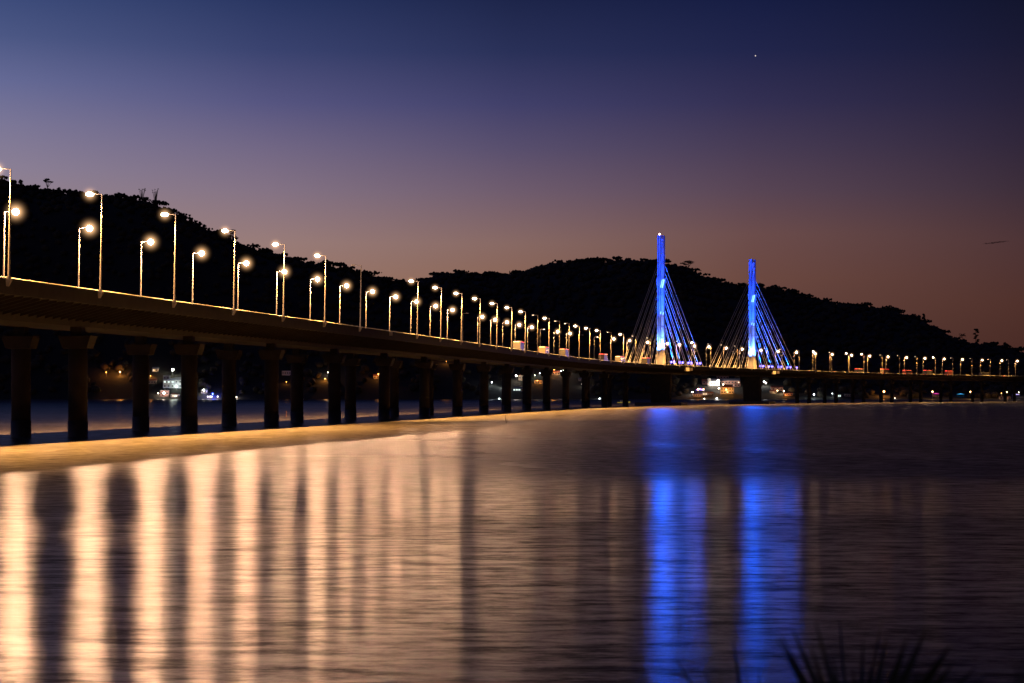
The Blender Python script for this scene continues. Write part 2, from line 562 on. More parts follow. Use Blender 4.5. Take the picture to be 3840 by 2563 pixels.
# bracket without a pole (lamp missing there)
u = solve_u(1465, 0); x, y, h = frame(u)
for key, p_ in protos.items():
    if key not in used:
        for o in KIDS.get(p_.name, []):
            for c in KIDS.get(o.name, []): bpy.data.objects.remove(c)
            bpy.data.objects.remove(o)
        bpy.data.objects.remove(p_)
m_ = MB(); m_.box((0, 0, -.45), (.7, .6, .85), PI - h)
o = m_.build('empty_bracket', M['concrete'], bridge); o.location = P(u, 0, 0) - BO

# ------------------------------------------------------------------ blue floodlights in the median
FL = [2517, 2527.5, 2549, 2560, 2582, 2592.6, 2615, 2626, 2851, 2862.5, 2884.5, 2895.6, 2918.8, 2930, 2953, 2964, 2988]
for i, px in enumerate(FL):
    off = CEN + (.9 if i % 2 else -.9)
    u = solve_u(px, off); x, y, h = frame(u)
    up = UP[0] if i < 8 else UP[1]
    base = P(u, off, -.89)
    r = empty('floodlight', base); r.rotation_euler = (0, 0, -h)
    m_ = MB(); m_.tube((0, 0, 0), (0, 0, 2.9), .06, .06, 8); m_.box((0, 0, .05), (.3, .3, .1)); m_.build('post', M['pole'], r)
    m_ = MB(); m_.box((0, .12, 3.15), (.85, .3, .6), top=(.9, .8)); hs = m_.build('housing', M['housing'], r, bevel=.03)
    m_ = MB(); m_.ball((0, -.1, 3.15), (.62, .25, .58), 12, 8); m_.build('lens', M['blue_lens'], hs, smooth=True)
    w = 'left' if i < 8 else 'right'; n = i + 1 if i < 8 else i - 7
    tag(r, f'round blue floodlight on the deck right of the {w} pylon, {ordinal(n)} from that pylon', 'floodlight', 'blue floodlights at the foot of the cables')
    light('flood_beam', 'SPOT', (0, -.4, 3.2), (.0, .08, 1.0), 420000, r, .25, (0, -(u - up), 44), 40, .6)
    light('flood_streak_spot', 'SPOT', (0, -.75, 3.2), (.0, .11, 1.0), 20000, r, .3, (20, -100, 1.5), 22, .9)  # extra spot added per floodlight, aimed to streak the water blue

# ------------------------------------------------------------------ vehicles on the deck
paint = {}


def cpaint(n, c):
    if n not in paint: paint[n] = mat(n + '_paint', c, .4, .06, 1)
    return paint[n]


M['glass'] = mat('dark_glass', (.02, .025, .03), .12, 0)
M['tyre'] = mat('tyre_rubber', (.02, .02, .02), .8, .1, 3)
M['tail'] = glow('tail_light_red', (1, .03, .02), 7)
M['head'] = glow('headlight_white', (1, .9, .75), 10)
M['amber'] = glow('amber_marker', (1, .4, .1), 4)


def vehicle(kind, px, lane, colour, label, direction=1):
    u = solve_u(px, lane); x, y, h = frame(u)
    r = empty(kind, P(u, lane, -.892)); r.rotation_euler = (0, 0, -h if direction > 0 else PI - h)
    cat = {'cargo_truck': 'truck', 'passenger_bus': 'bus', 'passenger_car': 'car'}[kind]
    tag(r, label, cat, 'vehicles driving over the bridge')
    if kind == 'cargo_truck':
        m_ = MB(); m_.box((0, -1.2, 2.55), (2.5, 9.2, 2.9)); m_.build('cargo_box', cpaint(*colour), r, bevel=.05)
        m_ = MB(); m_.box((0, -.6, .85), (1.0, 11.0, .3)); m_.build('chassis', M['tyre'], r)
        m_ = MB(); m_.box((0, 4.75, 1.95), (2.4, 2.1, 2.3), top=(.95, .85)); c = m_.build('cab', cpaint('cab', (.04, .04, .04)), r, bevel=.12)
        m_ = MB(); m_.box((0, 5.72, 2.4), (2.1, .12, .8)); m_.box((0, 4.9, 2.4), (2.42, 1.0, .7)); m_.build('cab_window', M['glass'], c)
        wh = [(-3.6,), (-4.8,), (4.4,)]; L0 = -5.86; top = 3.85; w_ = 1.1
    elif kind == 'passenger_bus':
        m_ = MB(); m_.box((0, 0, 2.05), (2.55, 12.6, 3.3)); m_.build('body', cpaint(*colour), r, bevel=.15)
        m_ = MB()
        for k in range(8): m_.box((0, -5.1 + k * 1.45, 2.55), (2.58, 1.2, .9))
        m_.build('side_window', M['glass'], r)
        wh = [(-3.9,), (4.1,)]; L0 = -6.36; top = 3.45; w_ = 1.1
    else:
        m_ = MB(); m_.box((0, 0, .72), (1.78, 4.3, .62)); m_.build('body', cpaint(*colour), r, bevel=.12)
        m_ = MB(); m_.box((0, -.25, 1.27), (1.62, 2.4, .5), top=(.82, .66)); c = m_.build('cabin', M['glass'], r, bevel=.06)
        m_ = MB(); m_.box((0, -.25, 1.54), (1.2, 1.45, .05)); m_.build('roof', cpaint(*colour), c)
        wh = [(-1.3,), (1.35,)]; L0 = -2.2; top = .8; w_ = .68
    rr = .34 if kind == 'passenger_car' else .5
    for (yy,) in wh:
        for s in (-1, 1):
            m_ = MB(); m_.tube((s * (w_ - .02), yy, rr), (s * (w_ + .16), yy, rr), rr, rr, 14); m_.build('wheel', M['tyre'], r)
    for s in (-1, 1):
        m_ = MB(); m_.box((s * w_ * .9, L0, .95), (.26, .08, .22)); m_.build('tail_light', M['tail'], r)
        m_ = MB(); m_.box((s * w_ * .85, {'cargo_truck': 5.84, 'passenger_bus': 6.36, 'passenger_car': 2.2}[kind], .8), (.3, .08, .2)); m_.build('headlight', M['head'], r)
    if kind != 'passenger_car':
        m_ = MB(); m_.box((0, L0, top), (1.9, .08, .12)); m_.build('marker_light', M['tail'], r)
        m_ = MB()
        for k in range(5): m_.box(((w_ + .17), L0 + 1.2 + k * 2.1, top), (.06, .9, .08))
        m_.build('side_marker', M['tail'] if direction > 0 else M['amber'], r)
    return r


V = vehicle
GREY = ('grey', (.03, .029, .028)); WHT = ('white', (.055, .055, .05)); BRN = ('brown', (.07, .05, .035)); BLU = ('blue', (.04, .05, .1)); RED = ('red', (.12, .02, .015))
V('passenger_car', 1700, -4.0, GREY, 'small grey car behind the near parapet, leftmost vehicle on the bridge')
V('passenger_car', 1768, -4.0, WHT, 'small white car behind the near parapet, second vehicle from the left')
V('passenger_car', 1845, -7.0, BRN, 'small brown car just left of the first tall truck')
V('cargo_truck', 1945, -3.6, GREY, 'grey box truck with red marker lights, leftmost truck on the bridge')
V('passenger_bus', 2040, -3.6, BRN, 'brown bus with red roof markers, right of the leftmost grey truck')
V('cargo_truck', 2115, -3.6, WHT, 'white box truck with red marker lights in front of the brown bus')
V('cargo_truck', 2262, -3.6, BRN, 'brown box truck approaching the left pylon cables')
V('passenger_bus', 2325, -3.6, GREY, 'grey bus with red roof markers at the foot of the leftmost cables')
V('cargo_truck', 2425, -3.6, GREY, 'grey box truck passing between the cables left of the left pylon')
V('passenger_car', 2700, -4.0, WHT, 'white car between the two pylons')
V('passenger_car', 3035, -4.0, WHT, 'white car right of the right pylon')
V('passenger_car', 3130, -4.0, GREY, 'grey car left of the row of trucks right of the pylons')
V('passenger_bus', 3222, -3.6, GREY, 'grey bus right of the pylons, leftmost large vehicle there')
V('cargo_truck', 3318, -3.6, BRN, 'brown box truck behind the grey bus right of the pylons')
V('passenger_bus', 3402, -3.6, RED, 'red bus in the middle of the row right of the pylons')
V('cargo_truck', 3480, -3.6, GREY, 'grey box truck to the right of the red bus')
V('cargo_truck', 3560, -3.6, RED, 'red box truck second from the right in the row of large vehicles')
V('passenger_bus', 3690, -17.5, WHT, 'white bus driving on the far lane near the right edge', -1)
V('passenger_car', 3770, -4.0, RED, 'red car rightmost on the bridge')

# ------------------------------------------------------------------ hills
def interp_prof(pts):
    a = np.array(pts, float)
    return lambda px: np.interp(px, a[:, 0], a[:, 1])


R1 = interp_prof([(-1200, 380), (-300, 340), (-100, 385), (0, 418), (50, 432), (100, 440), (200, 452), (310, 466), (370, 479), (420, 508), (470, 536), (530, 563),
                  (560, 580), (640, 594), (700, 606), (760, 618), (830, 634), (870, 642), (960, 660), (1100, 690), (1300, 760), (1500, 850), (1700, 900)])
R2 = interp_prof([(600, 720), (800, 685), (900, 657), (960, 646), (1000, 636), (1050, 632), (1100, 638), (1160, 637), (1200, 628), (1270, 613), (1340, 606), (1400, 598),
                  (1440, 597), (1500, 603), (1560, 611), (1600, 626), (1650, 644), (1700, 659), (1750, 662), (1800, 672), (1860, 688), (1930, 702),
                  (2000, 712), (2060, 723), (2120, 740), (2160, 760), (2200, 783), (2240, 790), (2300, 798), (2349, 804), (2600, 825), (3000, 860), (3600, 885)])
FD = 5546.0
DS = 2650.0


def terrain(x, y):
    x = np.asarray(x, float); y = np.asarray(y, float)
    px = 1174 + FD * x / y
    out = np.full(np.broadcast(x, y).shape, -6.0)
    for Rf, Dr, lo_ in ((R1, 3150.0, 7), (R2, 3550.0, 11)):
        zr = (905 - lo_ - Rf(px)) / FD * Dr + CAM_Z
        t = (y - DS) / (Dr - DS)
        up_ = np.where(t < 1, np.sin(np.clip(t, 0, 1) * PI / 2) ** 1.15, 1 - np.clip(t - 1, 0, 4) * .35)
        z = zr * up_
        z = z + np.where(t > 0, np.clip(t, 0, .2) * 5 * (2.5 * np.sin(x * .013 + y * .004) + 1.5 * np.sin(x * .041 - y * .013)), 0)
        z = np.where(t < 0, -6 + 6 * np.clip(1 + t * 20, 0, 1) * 0 - 0, z)
        out = np.maximum(out, z)
    return out


xs = np.concatenate([np.arange(-2600, 2601, 20.0)])
ys = np.concatenate([[DS - 30], np.arange(DS, 3800, 18.0), np.arange(3800, 6000, 150.0)])
GX, GY = np.meshgrid(xs, ys)
GZ = terrain(GX, GY)
n, m0 = GX.shape
idx = np.arange(n * m0).reshape(n, m0)
Fq = np.stack([idx[:-1, :-1], idx[:-1, 1:], idx[1:, 1:], idx[1:, :-1]], -1).reshape(-1, 4)
tag(np_mesh('hills', np.stack([GX, GY, GZ], -1).reshape(-1, 3), Fq, M['hill'], smooth=True), kind='structure')

# forest canopy: ridge trees made of many small clumps, plainer crowns on the slopes
ico = bpy.data.meshes.new('tmp_ico')
import bmesh
bm = bmesh.new(); bmesh.ops.create_icosphere(bm, subdivisions=1, radius=1.0); bm.to_mesh(ico); bm.free()
IV1 = np.array([v.co[:] for v in ico.vertices]); IF1 = np.array([p.vertices[:] for p in ico.polygons])
bpy.data.meshes.remove(ico)


def clumps(C, Rd, sq=.75, jit=.35):
    """many distorted little blobs: centres C (n,3), radii Rd (n,)"""
    n_ = len(C)
    V_ = IV1[None] * (1 + rng.uniform(-jit, jit, (n_, len(IV1), 1)))
    V_ = V_ * Rd[:, None, None] * np.array([1, 1, sq])
    V_ = V_ + C[:, None]
    F_ = IF1[None] + (np.arange(n_) * len(IV1))[:, None, None]
    return V_.reshape(-1, 3), F_.reshape(-1, 3)


def ridge_trees(Rf, Dr, p0, p1, step):
    C = []; Rr = []
    px = p0
    while px < p1:
        big = rng.random() < .25
        Dd = Dr - rng.uniform(-5, 60)
        x_ = (px - 1174) / FD * Dd
        zb = float(terrain(x_, Dd))
        w_ = rng.uniform(3.4, 6.4) * (1.4 if big else 1); hh = rng.uniform(0.0, 6.0) + (5.0 if big else 0)
        k = int(8 + w_ * 2.2)
        for _ in range(k):
            a = rng.uniform(0, 2 * PI); q_ = math.sqrt(rng.random())
            cz = rng.uniform(-.5, 1) * (1 - q_ * .6)
            C.append((x_ + math.cos(a) * q_ * w_, Dd + math.sin(a) * q_ * w_, zb + hh + cz * w_ * .45))
            Rr.append(rng.uniform(.8, 2.1))
        C.append((x_, Dd, zb + hh * .3)); Rr.append(w_ * .55)
        px += rng.uniform(.5, 1.5) * step
    return C, Rr


C = []; Rr = []
for a in ((R1, 3150.0, -120, 1150, 4.2), (R1, 3150.0, -120, 1150, 5.0), (R2, 3550.0, 850, 2500, 4.0), (R2, 3550.0, 850, 2500, 4.6)):
    c_, r_ = ridge_trees(*a); C += c_; Rr += r_
V_, F_ = clumps(np.array(C), np.array(Rr), .95)
tag(np_mesh('forest', V_, F_, M['forest']), 'dark forest canopy along the skyline of the hills', 'forest', kind='stuff')


# individual trees that stand out on the skyline
def leaf_cloud(centres, radii, n_per, size, parent, m, name='crown'):
    Vs = []; Fs = []
    for c, r in zip(centres, radii):
        for _ in range(n_per):
            d = rng.normal(size=3); d /= np.linalg.norm(d)
            p = np.array(c) + d * np.array(r) * rng.random() ** .4
            a = rng.normal(size=3); a /= np.linalg.norm(a); b = np.cross(a, rng.normal(size=3)); b /= np.linalg.norm(b)
            s = size * rng.uniform(.6, 1.4)
            i = len(Vs)
            Vs += [p - a * s, p - b * s * .7, p + a * s, p + b * s * .7]
            Fs.append((i, i + 1, i + 2, i + 3))
    return np_mesh(name, np.array(Vs), np.array(Fs), m, parent)


def sky_tree(kind, px, ytop, label, Rf, Dr, w=1.0):
    w = w * 1.25; ytop = ytop - 4
    """px,ytop in 2349-wide survey units; foot stands on the ridge"""
    D = Dr - 22
    x = (px - 1174) / FD * D
    zb = float(terrain(x, D)) - .6
    top = CAM_Z + (905 - ytop) / FD * D
    H = max(6, top - zb)
    nm = {'umbrella': 'umbrella_tree', 'bare': 'bare_tree', 'palm': 'palm_tree', 'round': 'round_tree', 'tall': 'tall_tree'}[kind]
    r = empty(nm, (x, D, zb))
    tag(r, label, 'palm' if kind == 'palm' else 'tree', 'trees standing out on the skyline')
    t = MB()
    cs = []; rs = []
    if kind == 'umbrella':
        t.tube((0, 0, -1), (.4, 0, H * .6), .6, .45, 6)
        for k in range(6):
            a = 2 * PI * k / 6 + rng.uniform(-.3, .3); rr_ = rng.uniform(2, 4.6) * w; hz = H * rng.uniform(.78, .97) - rr_ * .12
            t.tube((.3, 0, H * rng.uniform(.42, .6)), (math.cos(a) * rr_, math.sin(a) * rr_, hz - .3), .35, .2, 5)
            cs.append((math.cos(a) * rr_, math.sin(a) * rr_, hz)); rs.append((2.1 * w, 2.1 * w, .8))
        cs.append((.3, 0, H * .94)); rs.append((2.6 * w, 2.6 * w, .9))
        cs.append((-2.0 * w, 0, H * .45)); rs.append((1.2, 1.2, .6))
        t.tube((.2, 0, H * .3), (-2.0 * w, 0, H * .45), .12, .06, 5)
    elif kind == 'bare':
        t.tube((0, 0, -1), (0, 0, H * .3), .4, .3, 6)
        for k in range(11):
            a = rng.uniform(0, 2 * PI); rr_ = rng.uniform(.5, 4.2) * w
            mid = (math.cos(a) * rr_ * .45, math.sin(a) * rr_ * .45, H * rng.uniform(.5, .65))
            end = (math.cos(a) * rr_, math.sin(a) * rr_, H * rng.uniform(.82, 1.0))
            t.tube((0, 0, H * rng.uniform(.1, .3)), mid, .42, .3, 5); t.tube(mid, end, .3, .18, 5)
            if k % 2 == 0: cs.append(end); rs.append((1.0, 1.0, .5))
    elif kind == 'palm':
        t.tube((0, 0, -1), (.2, 0, H * .78), .3, .22, 6)
        for k in range(12):
            a = 2 * PI * k / 12; el = rng.uniform(-.2, .9)
            p0 = Vector((.2, 0, H * .78))
            for s in range(4):
                p1 = p0 + Vector((math.cos(a) * .95, math.sin(a) * .95, (el - s * .42) * .95)) * w
                cs.append(tuple((p0 + p1) / 2)); rs.append((.55, .55, .25)); p0 = p1
    elif kind == 'tall':
        t.tube((0, 0, -1), (0, 0, H * .9), .4, .15, 6)
        for k in range(9):
            z = H * (.38 + .07 * k); a = rng.uniform(0, 2 * PI); rr_ = w * rng.uniform(1.4, 3.4) * (1.1 - .05 * k)
            t.tube((0, 0, z - 1), (math.cos(a) * rr_, math.sin(a) * rr_, z), .14, .06, 5)
            cs.append((math.cos(a) * rr_, math.sin(a) * rr_, z)); rs.append((1.8 * w, 1.8 * w, 1.0))
        cs.append((0, 0, H * .93)); rs.append((2.2 * w, 2.2 * w, 1.2))
    else:
        t.tube((0, 0, -1), (0, 0, H * .55), .4, .3, 6)
        for k in range(14):
            a = rng.uniform(0, 2 * PI); q_ = math.sqrt(rng.random()); rr_ = q_ * 4.6 * w
            cs.append((math.cos(a) * rr_, math.sin(a) * rr_, H * .55 + (H * .4) * (1 - q_ * .7) * rng.uniform(.3, 1))); rs.append((1.9, 1.9, 1.5))
    t.build('trunk', M['bark'], r)
    leaf_cloud(cs, rs, {'palm': 9, 'bare': 12}.get(kind, 60), {'palm': .62, 'bare': .5}.get(kind, .85), r, M['leaf'])


L1, L2 = (R1, 3150.0), (R2, 3550.0)
for a in [
    ('tall', 47, 417, 'thin sparse tree on the skyline just right of the leftmost lamp pole', L1, .55),
    ('umbrella', 108, 413, 'umbrella shaped tree with layered crown, leftmost tall tree on the skyline', L1, 1.0),
    ('round', 84, 424, 'dense round tree left of the leftmost umbrella tree', L1, .9),
    ('round', 131, 432, 'low spreading tree just right of the leftmost umbrella tree', L1, 1.1),
    ('round', 162, 437, 'broad low tree between the umbrella tree and the second tall lamp', L1, 1.0),
    ('round', 265, 448, 'low bushy tree on the skyline right of the second tall lamp', L1, 1.0),
    ('round', 284, 447, 'rounded tree next to the two bare trees', L1, 1.0),
    ('bare', 326, 435, 'bare fan shaped tree on the ridge, left one of the pair', L1, 1.0),
    ('bare', 356, 438, 'bare fan shaped tree on the ridge, right one of the pair', L1, .9),
    ('tall', 468, 520, 'dense column shaped tree half way down the left ridge', L1, .75),
    ('umbrella', 507, 530, 'umbrella tree with flat crown beside the fourth tall lamp, left of three', L1, .8),
    ('umbrella', 519, 534, 'umbrella tree beside the fourth tall lamp, middle of three', L1, .6),
    ('umbrella', 532, 531, 'umbrella tree with stacked crown behind the fourth tall lamp, right of three', L1, .7),
    ('tall', 560, 567, 'small slim tree right of the fourth tall lamp', L1, .4),
    ('tall', 581, 572, 'small dark tree just left of the domed tree', L1, .45),
    ('round', 597, 574, 'domed dense tree on the ridge left of the fifth tall lamp', L1, 1.15),
    ('palm', 821, 627, 'palm behind the seventh tall lamp, leftmost of three palms', L1, 1.0),
    ('palm', 834, 631, 'palm right of the seventh tall lamp, middle of three palms', L1, 1.0),
    ('palm', 853, 634, 'lone small palm, rightmost of the three on the left ridge', L1, .9),
    ('round', 921, 640, 'small round tree in the saddle between the two hills', L1, .7),
    ('palm', 992, 628, 'palm at the left foot of the middle hill, left of two', L2, 1.0),
    ('palm', 1002, 627, 'palm at the left foot of the middle hill, right of two', L2, .9),
    ('round', 1117, 624, 'broad crowned tree standing up from the middle hill skyline', L2, 1.2),
    ('round', 1270, 603, 'rounded tree on the rise left of the summit', L2, 1.1),
    ('tall', 1337, 600, 'slim tree near the hill summit', L2, .7),
    ('umbrella', 1578, 602, 'wide flat crowned tree right of the left pylon', L2, 1.6),
    ('tall', 2118, 724, 'bushy tree on the falling right ridge', L2, .6),
    ('palm', 2207, 765, 'palm in the notch of the right ridge', L2, 1.1),
    ('tall', 2237, 757, 'tall layered tree standing alone on the right ridge', L2, 1.05),
    ('round', 2307, 788, 'broad tree near the right end of the skyline', L2, 1.1),
]:
    sky_tree(a[0], a[1], a[2], a[3], a[4][0], a[4][1], a[5])

# ------------------------------------------------------------------ houses and lights on the far shore
KEEP = []


def stand(px, y, dmin=DS + 3, dmax=3400):
    """where the line of sight px,y (survey units) meets the far hillside"""
    D = dmin
    while D < dmax:
        if float(terrain(az(px) * D, D)) >= zat(y, D): break
        D += 2
    KEEP.append((az(px) * D, D))
    return az(px) * D, D, float(terrain(az(px) * D, D))


M['win_lit'] = glow('lit_window', (1, .72, .42), 1.6)
M['win_white'] = glow('lit_white_window', (.8, 1, .85), 2.2)
M['roof_red'] = mat('clay_roof', (.24, .07, .04), .85, .3, 1)
M['roof_grey'] = mat('sheet_roof', (.3, .31, .33), .6, .15, 1)
M['wall_white'] = mat('white_render', (.7, .68, .64), .8, .1, .5)
M['wall_cream'] = mat('cream_render', (.55, .45, .32), .8, .15, .5)
M['wall_pink'] = mat('pink_render', (.55, .3, .25), .8, .15, .5)
M['dark_door'] = mat('dark_door', (.05, .04, .03), .6, .1, 2)


def house(px, y, wpx, hpx, wall, roof, label, rk='gable', wins=4, lit=(), litm='win_lit', depth=9, rot=0.0, floors=1, name='house'):
    x, D, z = stand(px, y)
    w = wpx / F * D; h = hpx / F * D
    r = empty(name, (x, D + depth / 2, z - 1.0)); r.rotation_euler = (0, 0, rot)
    tag(r, label, 'house' if name == 'house' else name.replace('_', ' '))
    rh = {'gable': .38 * h, 'hip': .3 * h, 'shed': .3 * h, 'flat': .0}[rk]
    wh = h - rh + 1
    m_ = MB(); m_.box((0, 0, wh / 2), (w, depth, wh)); m_.build('wall', M[wall], r)
    m_ = MB(); e = .4
    if rk == 'gable':
        m_.add([(-w / 2 - e, -depth / 2 - e, wh), (w / 2 + e, -depth / 2 - e, wh), (w / 2 + e, depth / 2 + e, wh), (-w / 2 - e, depth / 2 + e, wh), (-w / 2 - e, 0, wh + rh), (w / 2 + e, 0, wh + rh)],
               [(0, 1, 5, 4), (2, 3, 4, 5), (0, 4, 3), (1, 2, 5), (3, 2, 1, 0)])
    elif rk == 'hip':
        m_.add([(-w / 2 - e, -depth / 2 - e, wh), (w / 2 + e, -depth / 2 - e, wh), (w / 2 + e, depth / 2 + e, wh), (-w / 2 - e, depth / 2 + e, wh), (-w / 4, 0, wh + rh), (w / 4, 0, wh + rh)],
               [(0, 1, 5, 4), (2, 3, 4, 5), (0, 4, 3), (1, 2, 5), (3, 2, 1, 0)])
    elif rk == 'front':
        pass
    elif rk == 'shed':
        m_.add([(-w / 2 - e, -depth / 2 - e, wh + .01), (w / 2 + e, -depth / 2 - e, wh + .01), (w / 2 + e, depth / 2 + e, wh + .01), (-w / 2 - e, depth / 2 + e, wh + .01), (w / 2 + e, -depth / 2 - e, wh + rh), (w / 2 + e, depth / 2 + e, wh + rh)],
               [(0, 1, 4), (1, 2, 5, 4), (2, 3, 5), (0, 4, 5, 3), (3, 2, 1, 0)])
    else:
        m_.box((0, 0, wh + .15), (w + .5, depth + .5, .3))
    m_.build('roof', M[roof], r)
    fh = (wh - 1) / floors
    k = 0
    for f_ in range(floors):
        for i in range(wins):
            cx = -w / 2 + w * (i + .5) / wins
            ww = min(1.5, w / wins * .55); wwh = min(1.4, fh * .42)
            m_ = MB(); m_.box((cx, -depth / 2 - .03, 1 + fh * (f_ + .55)), (ww, .1, wwh))
            lt = k in lit
            fr = m_.build('window', M[litm] if lt else M['glass'], r); k += 1
            m_ = MB()
            for s in (-1, 1):
                m_.box((cx + s * (ww / 2 + .05), -depth / 2 - .05, 1 + fh * (f_ + .55)), (.1, .16, wwh + .2))
                m_.box((cx, -depth / 2 - .05, 1 + fh * (f_ + .55) + s * (wwh / 2 + .05)), (ww, .16, .1))
            m_.build('frame', M['wall_white'], fr)
    m_ = MB(); m_.box((w * .5 - .8 if w > 5 else w * .3, -depth / 2 - .03, 1.05), (.9, .1, 2.0)); m_.build('door', M['dark_door'], r)
    return r


ORANGE = (1, .36, .06); WHITE = (1, .86, .72); COOL = (.82, .95, 1)


def shore_lamp(px, y, colour, e, label, size=1.0, post=6.0, D=None, strength=20, group='lights along the far shore', yb=None):
    """a lamp on a short post whose head is seen at px,y"""
    Dd = DS + 4
    if yb is not None:
        Dd = stand(px, yb)[1] - 3.5; e = e * .33
    elif D is None:
        # the foot of the post stands on the slope below the head
        while Dd < 3300:
            if float(terrain(az(px) * Dd, Dd)) >= zat(y, Dd) - post: break
            Dd += 2
    else: Dd = D
    x = az(px) * Dd; zt = zat(y, Dd); zb = max(-.3, float(terrain(x, Dd))); KEEP.append((x, Dd))
    zb = min(zb, zt - 1.2)
    r = empty('shore_lamp', (x, Dd, zb)); tag(r, label, 'lamp', group)
    Hh = zt - zb
    m_ = MB(); m_.tube((0, 0, -.3), (0, 0, Hh), .14, .1, 6); m_.build('post', M['pole'], r)
    m_ = MB(); m_.ball((0, -.1, Hh + .1), (.75 * size, .75 * size, .75 * size), 10, 7)
    nm = 'bulb_%.2f_%.2f_%.2f_%.0f' % (*colour, strength)
    if nm not in M: M[nm] = glow('lamp_bulb_glass', colour, strength)
    m_.build('bulb', M[nm], r, smooth=True)
    if e > 0: light('lamp_light', 'POINT', (0, -1.3, Hh + .3), colour, e * .3, r, .6)
    return r


def p500(x): return 500 + x / 4.698
def q500(y): return 1340 + y / 4.698
def p25(x): return 2500 + x / 4.698
def q25(y): return 1360 + y / 4.698
def p17(x): return 1750 + x / 3.915
def q17(y): return 1340 + y / 3.915


# left cluster behind the piers
house(p500(690), q500(555), 72, 44, 'wall_white', 'roof_grey', 'large white two storey house with slanted roof behind the fourth pier', 'shed', 5, (5, 6, 7), 'win_white', 10, floors=2)
house(p500(580), q500(520), 24, 40, 'wall_white', 'roof_grey', 'narrow white tower block attached left of the slanted roof house', 'flat', 2, (0, 1), 'win_lit', 9, floors=2)
house(p500(330), q500(480), 30, 20, 'wall_cream', 'roof_red', 'cream house with clay roof left of the white villa', 'gable', 3, (), 'win_lit', 8)
house(p500(545), q500(712), 32, 24, 'wall_pink', 'roof_grey', 'small pink boathouse at the water under the white villa', 'flat', 3, (1,), 'win_lit', 6)
house(p500(730), q500(720), 32, 18, 'wall_white', 'roof_red', 'low white lakeside pavilion right of the pink boathouse', 'hip', 5, (1, 3), 'win_lit', 6)
house(p500(1245), q500(650), 22, 18, 'wall_cream', 'roof_grey', 'small cream hut with a bright lamp on the grassy bank', 'gable', 2, (), 'win_lit', 6)
house(p500(385), q500(270), 22, 18, 'wall_white', 'roof_grey', 'small white house high on the slope above the white villa', 'gable', 2, (0,), 'win_lit', 8)
shore_lamp(p500(695), q500(222), (.95, 1, .85), 30000, 'brilliant white lamp above the slanted roof of the villa', 1.5, 9, strength=40)
shore_lamp(p500(538), q500(635), (1, .85, .72), 26000, 'bright lamp on the pink boathouse front', 1.3, 5, strength=30, yb=q500(710))
shore_lamp(p500(760), q500(520), (.85, 1, .95), 22000, 'greenish white lamp on the terrace of the villa', 1.2, 4, strength=20, yb=q500(553))
shore_lamp(p500(740), q500(690), (1, .85, .7), 9000, 'small lamp in front of the lakeside pavilion', .7, 3, strength=10, yb=q500(718))
shore_lamp(p500(1240), q500(580), (1, .95, .8), 26000, 'white lamp on the gable of the small hut', 1.1, 4, strength=25, yb=q500(648))
for i, x_ in enumerate((1313, 1355, 1380, 1485)):
    shore_lamp(p500(x_), q500(697), WHITE, 2500, f'small white jetty lamp right of the hut, {ordinal(i + 1)} from the left', .65, 2, strength=12)
shore_lamp(p500(1815), q500(705), WHITE, 4000, 'single white lamp at the shoreline right of the jetty lamps', .8, 2, strength=14)
shore_lamp(p500(1400), q500(650), (.02, .05, 1), 60000, 'deep blue garden light beside the hut', .9, 3, strength=5)
shore_lamp(450, 1396, ORANGE, 30000, 'orange lamp among trees left of the villa', 1.0, 5, strength=6)
shore_lamp(398, 1397, (1, .3, .04), 8000, 'faint orange lamp in the trees at the far left', .7, 5, strength=1.6)
shore_lamp(p500(305), q500(330), ORANGE, 12000, 'orange lamp on the cream house left of the villa', .5, 3, strength=3)
shore_lamp(p500(440), q500(637), (1, .8, .6), 4000, 'small pale lamp left of the boathouse', .7, 3, strength=10)
# second stretch
def p9(x): return 900 + x / 2.24
def q9(y): return 900 + y / 2.24
house(p9(390), q9(1143), 34, 17, 'wall_white', 'roof_grey', 'dim grey house with dark windows between the sixth and seventh piers', 'flat', 4, (), depth=8)
shore_lamp(p9(390), q9(1195), ORANGE, 3000, 'tiny orange lamp below the dim grey house', .6, 3, strength=7)
shore_lamp(p9(738), q9(1115), WHITE, 4000, 'tiny white lamp just left of an inner pier', .6, 4, strength=9)
shore_lamp(p9(715), q9(1168), ORANGE, 16000, 'orange glow lamp beside dark trees near the middle piers', .6, 3, strength=2)
shore_lamp(p9(1163), q9(1130), ORANGE, 34000, 'orange lamp lighting a house wall left of a thick pier', .8, 5, strength=6, yb=q9(1170))
house(p9(1145), q9(1172), 22, 18, 'wall_cream', 'roof_red', 'orange lit cottage wall beside a thick pier', 'gable', 2, (), depth=7)
shore_lamp(p9(1733), q9(1018), ORANGE, 6000, 'pair of small orange lamps high on the slope', .6, 4, strength=6)
# third stretch
shore_lamp(p17(370), q17(372), COOL, 5000, 'small white lamp left on the dark slope, upper left of two', .8, 4, strength=14)
shore_lamp(p17(525), q17(405), COOL, 9000, 'small white lamp on the dark slope, right of two', 1.0, 4, strength=18)
shore_lamp(p17(478), q17(612), COOL, 3000, 'white lamp low at the waterline below the dark slope', .8, 2, strength=14)
house(p17(755), q17(510), 38, 18, 'wall_white', 'roof_grey', 'house with bright greenish veranda windows low on the slope', 'hip', 4, (0, 1, 2), 'win_white', 8)
house(p17(800), q17(345), 20, 20, 'wall_cream', 'roof_red', 'square orange lit house wall above the veranda house', 'flat', 2, (), depth=8)
shore_lamp(p17(728), q17(275), WHITE, 40000, 'bright white lamp beside the square orange lit house', 1.2, 7, strength=26, yb=q17(343))
shore_lamp(p17(1000), q17(268), (.9, 1, .6), 2500, 'small yellowish lamp above the orange lit slope', .6, 4, strength=9)
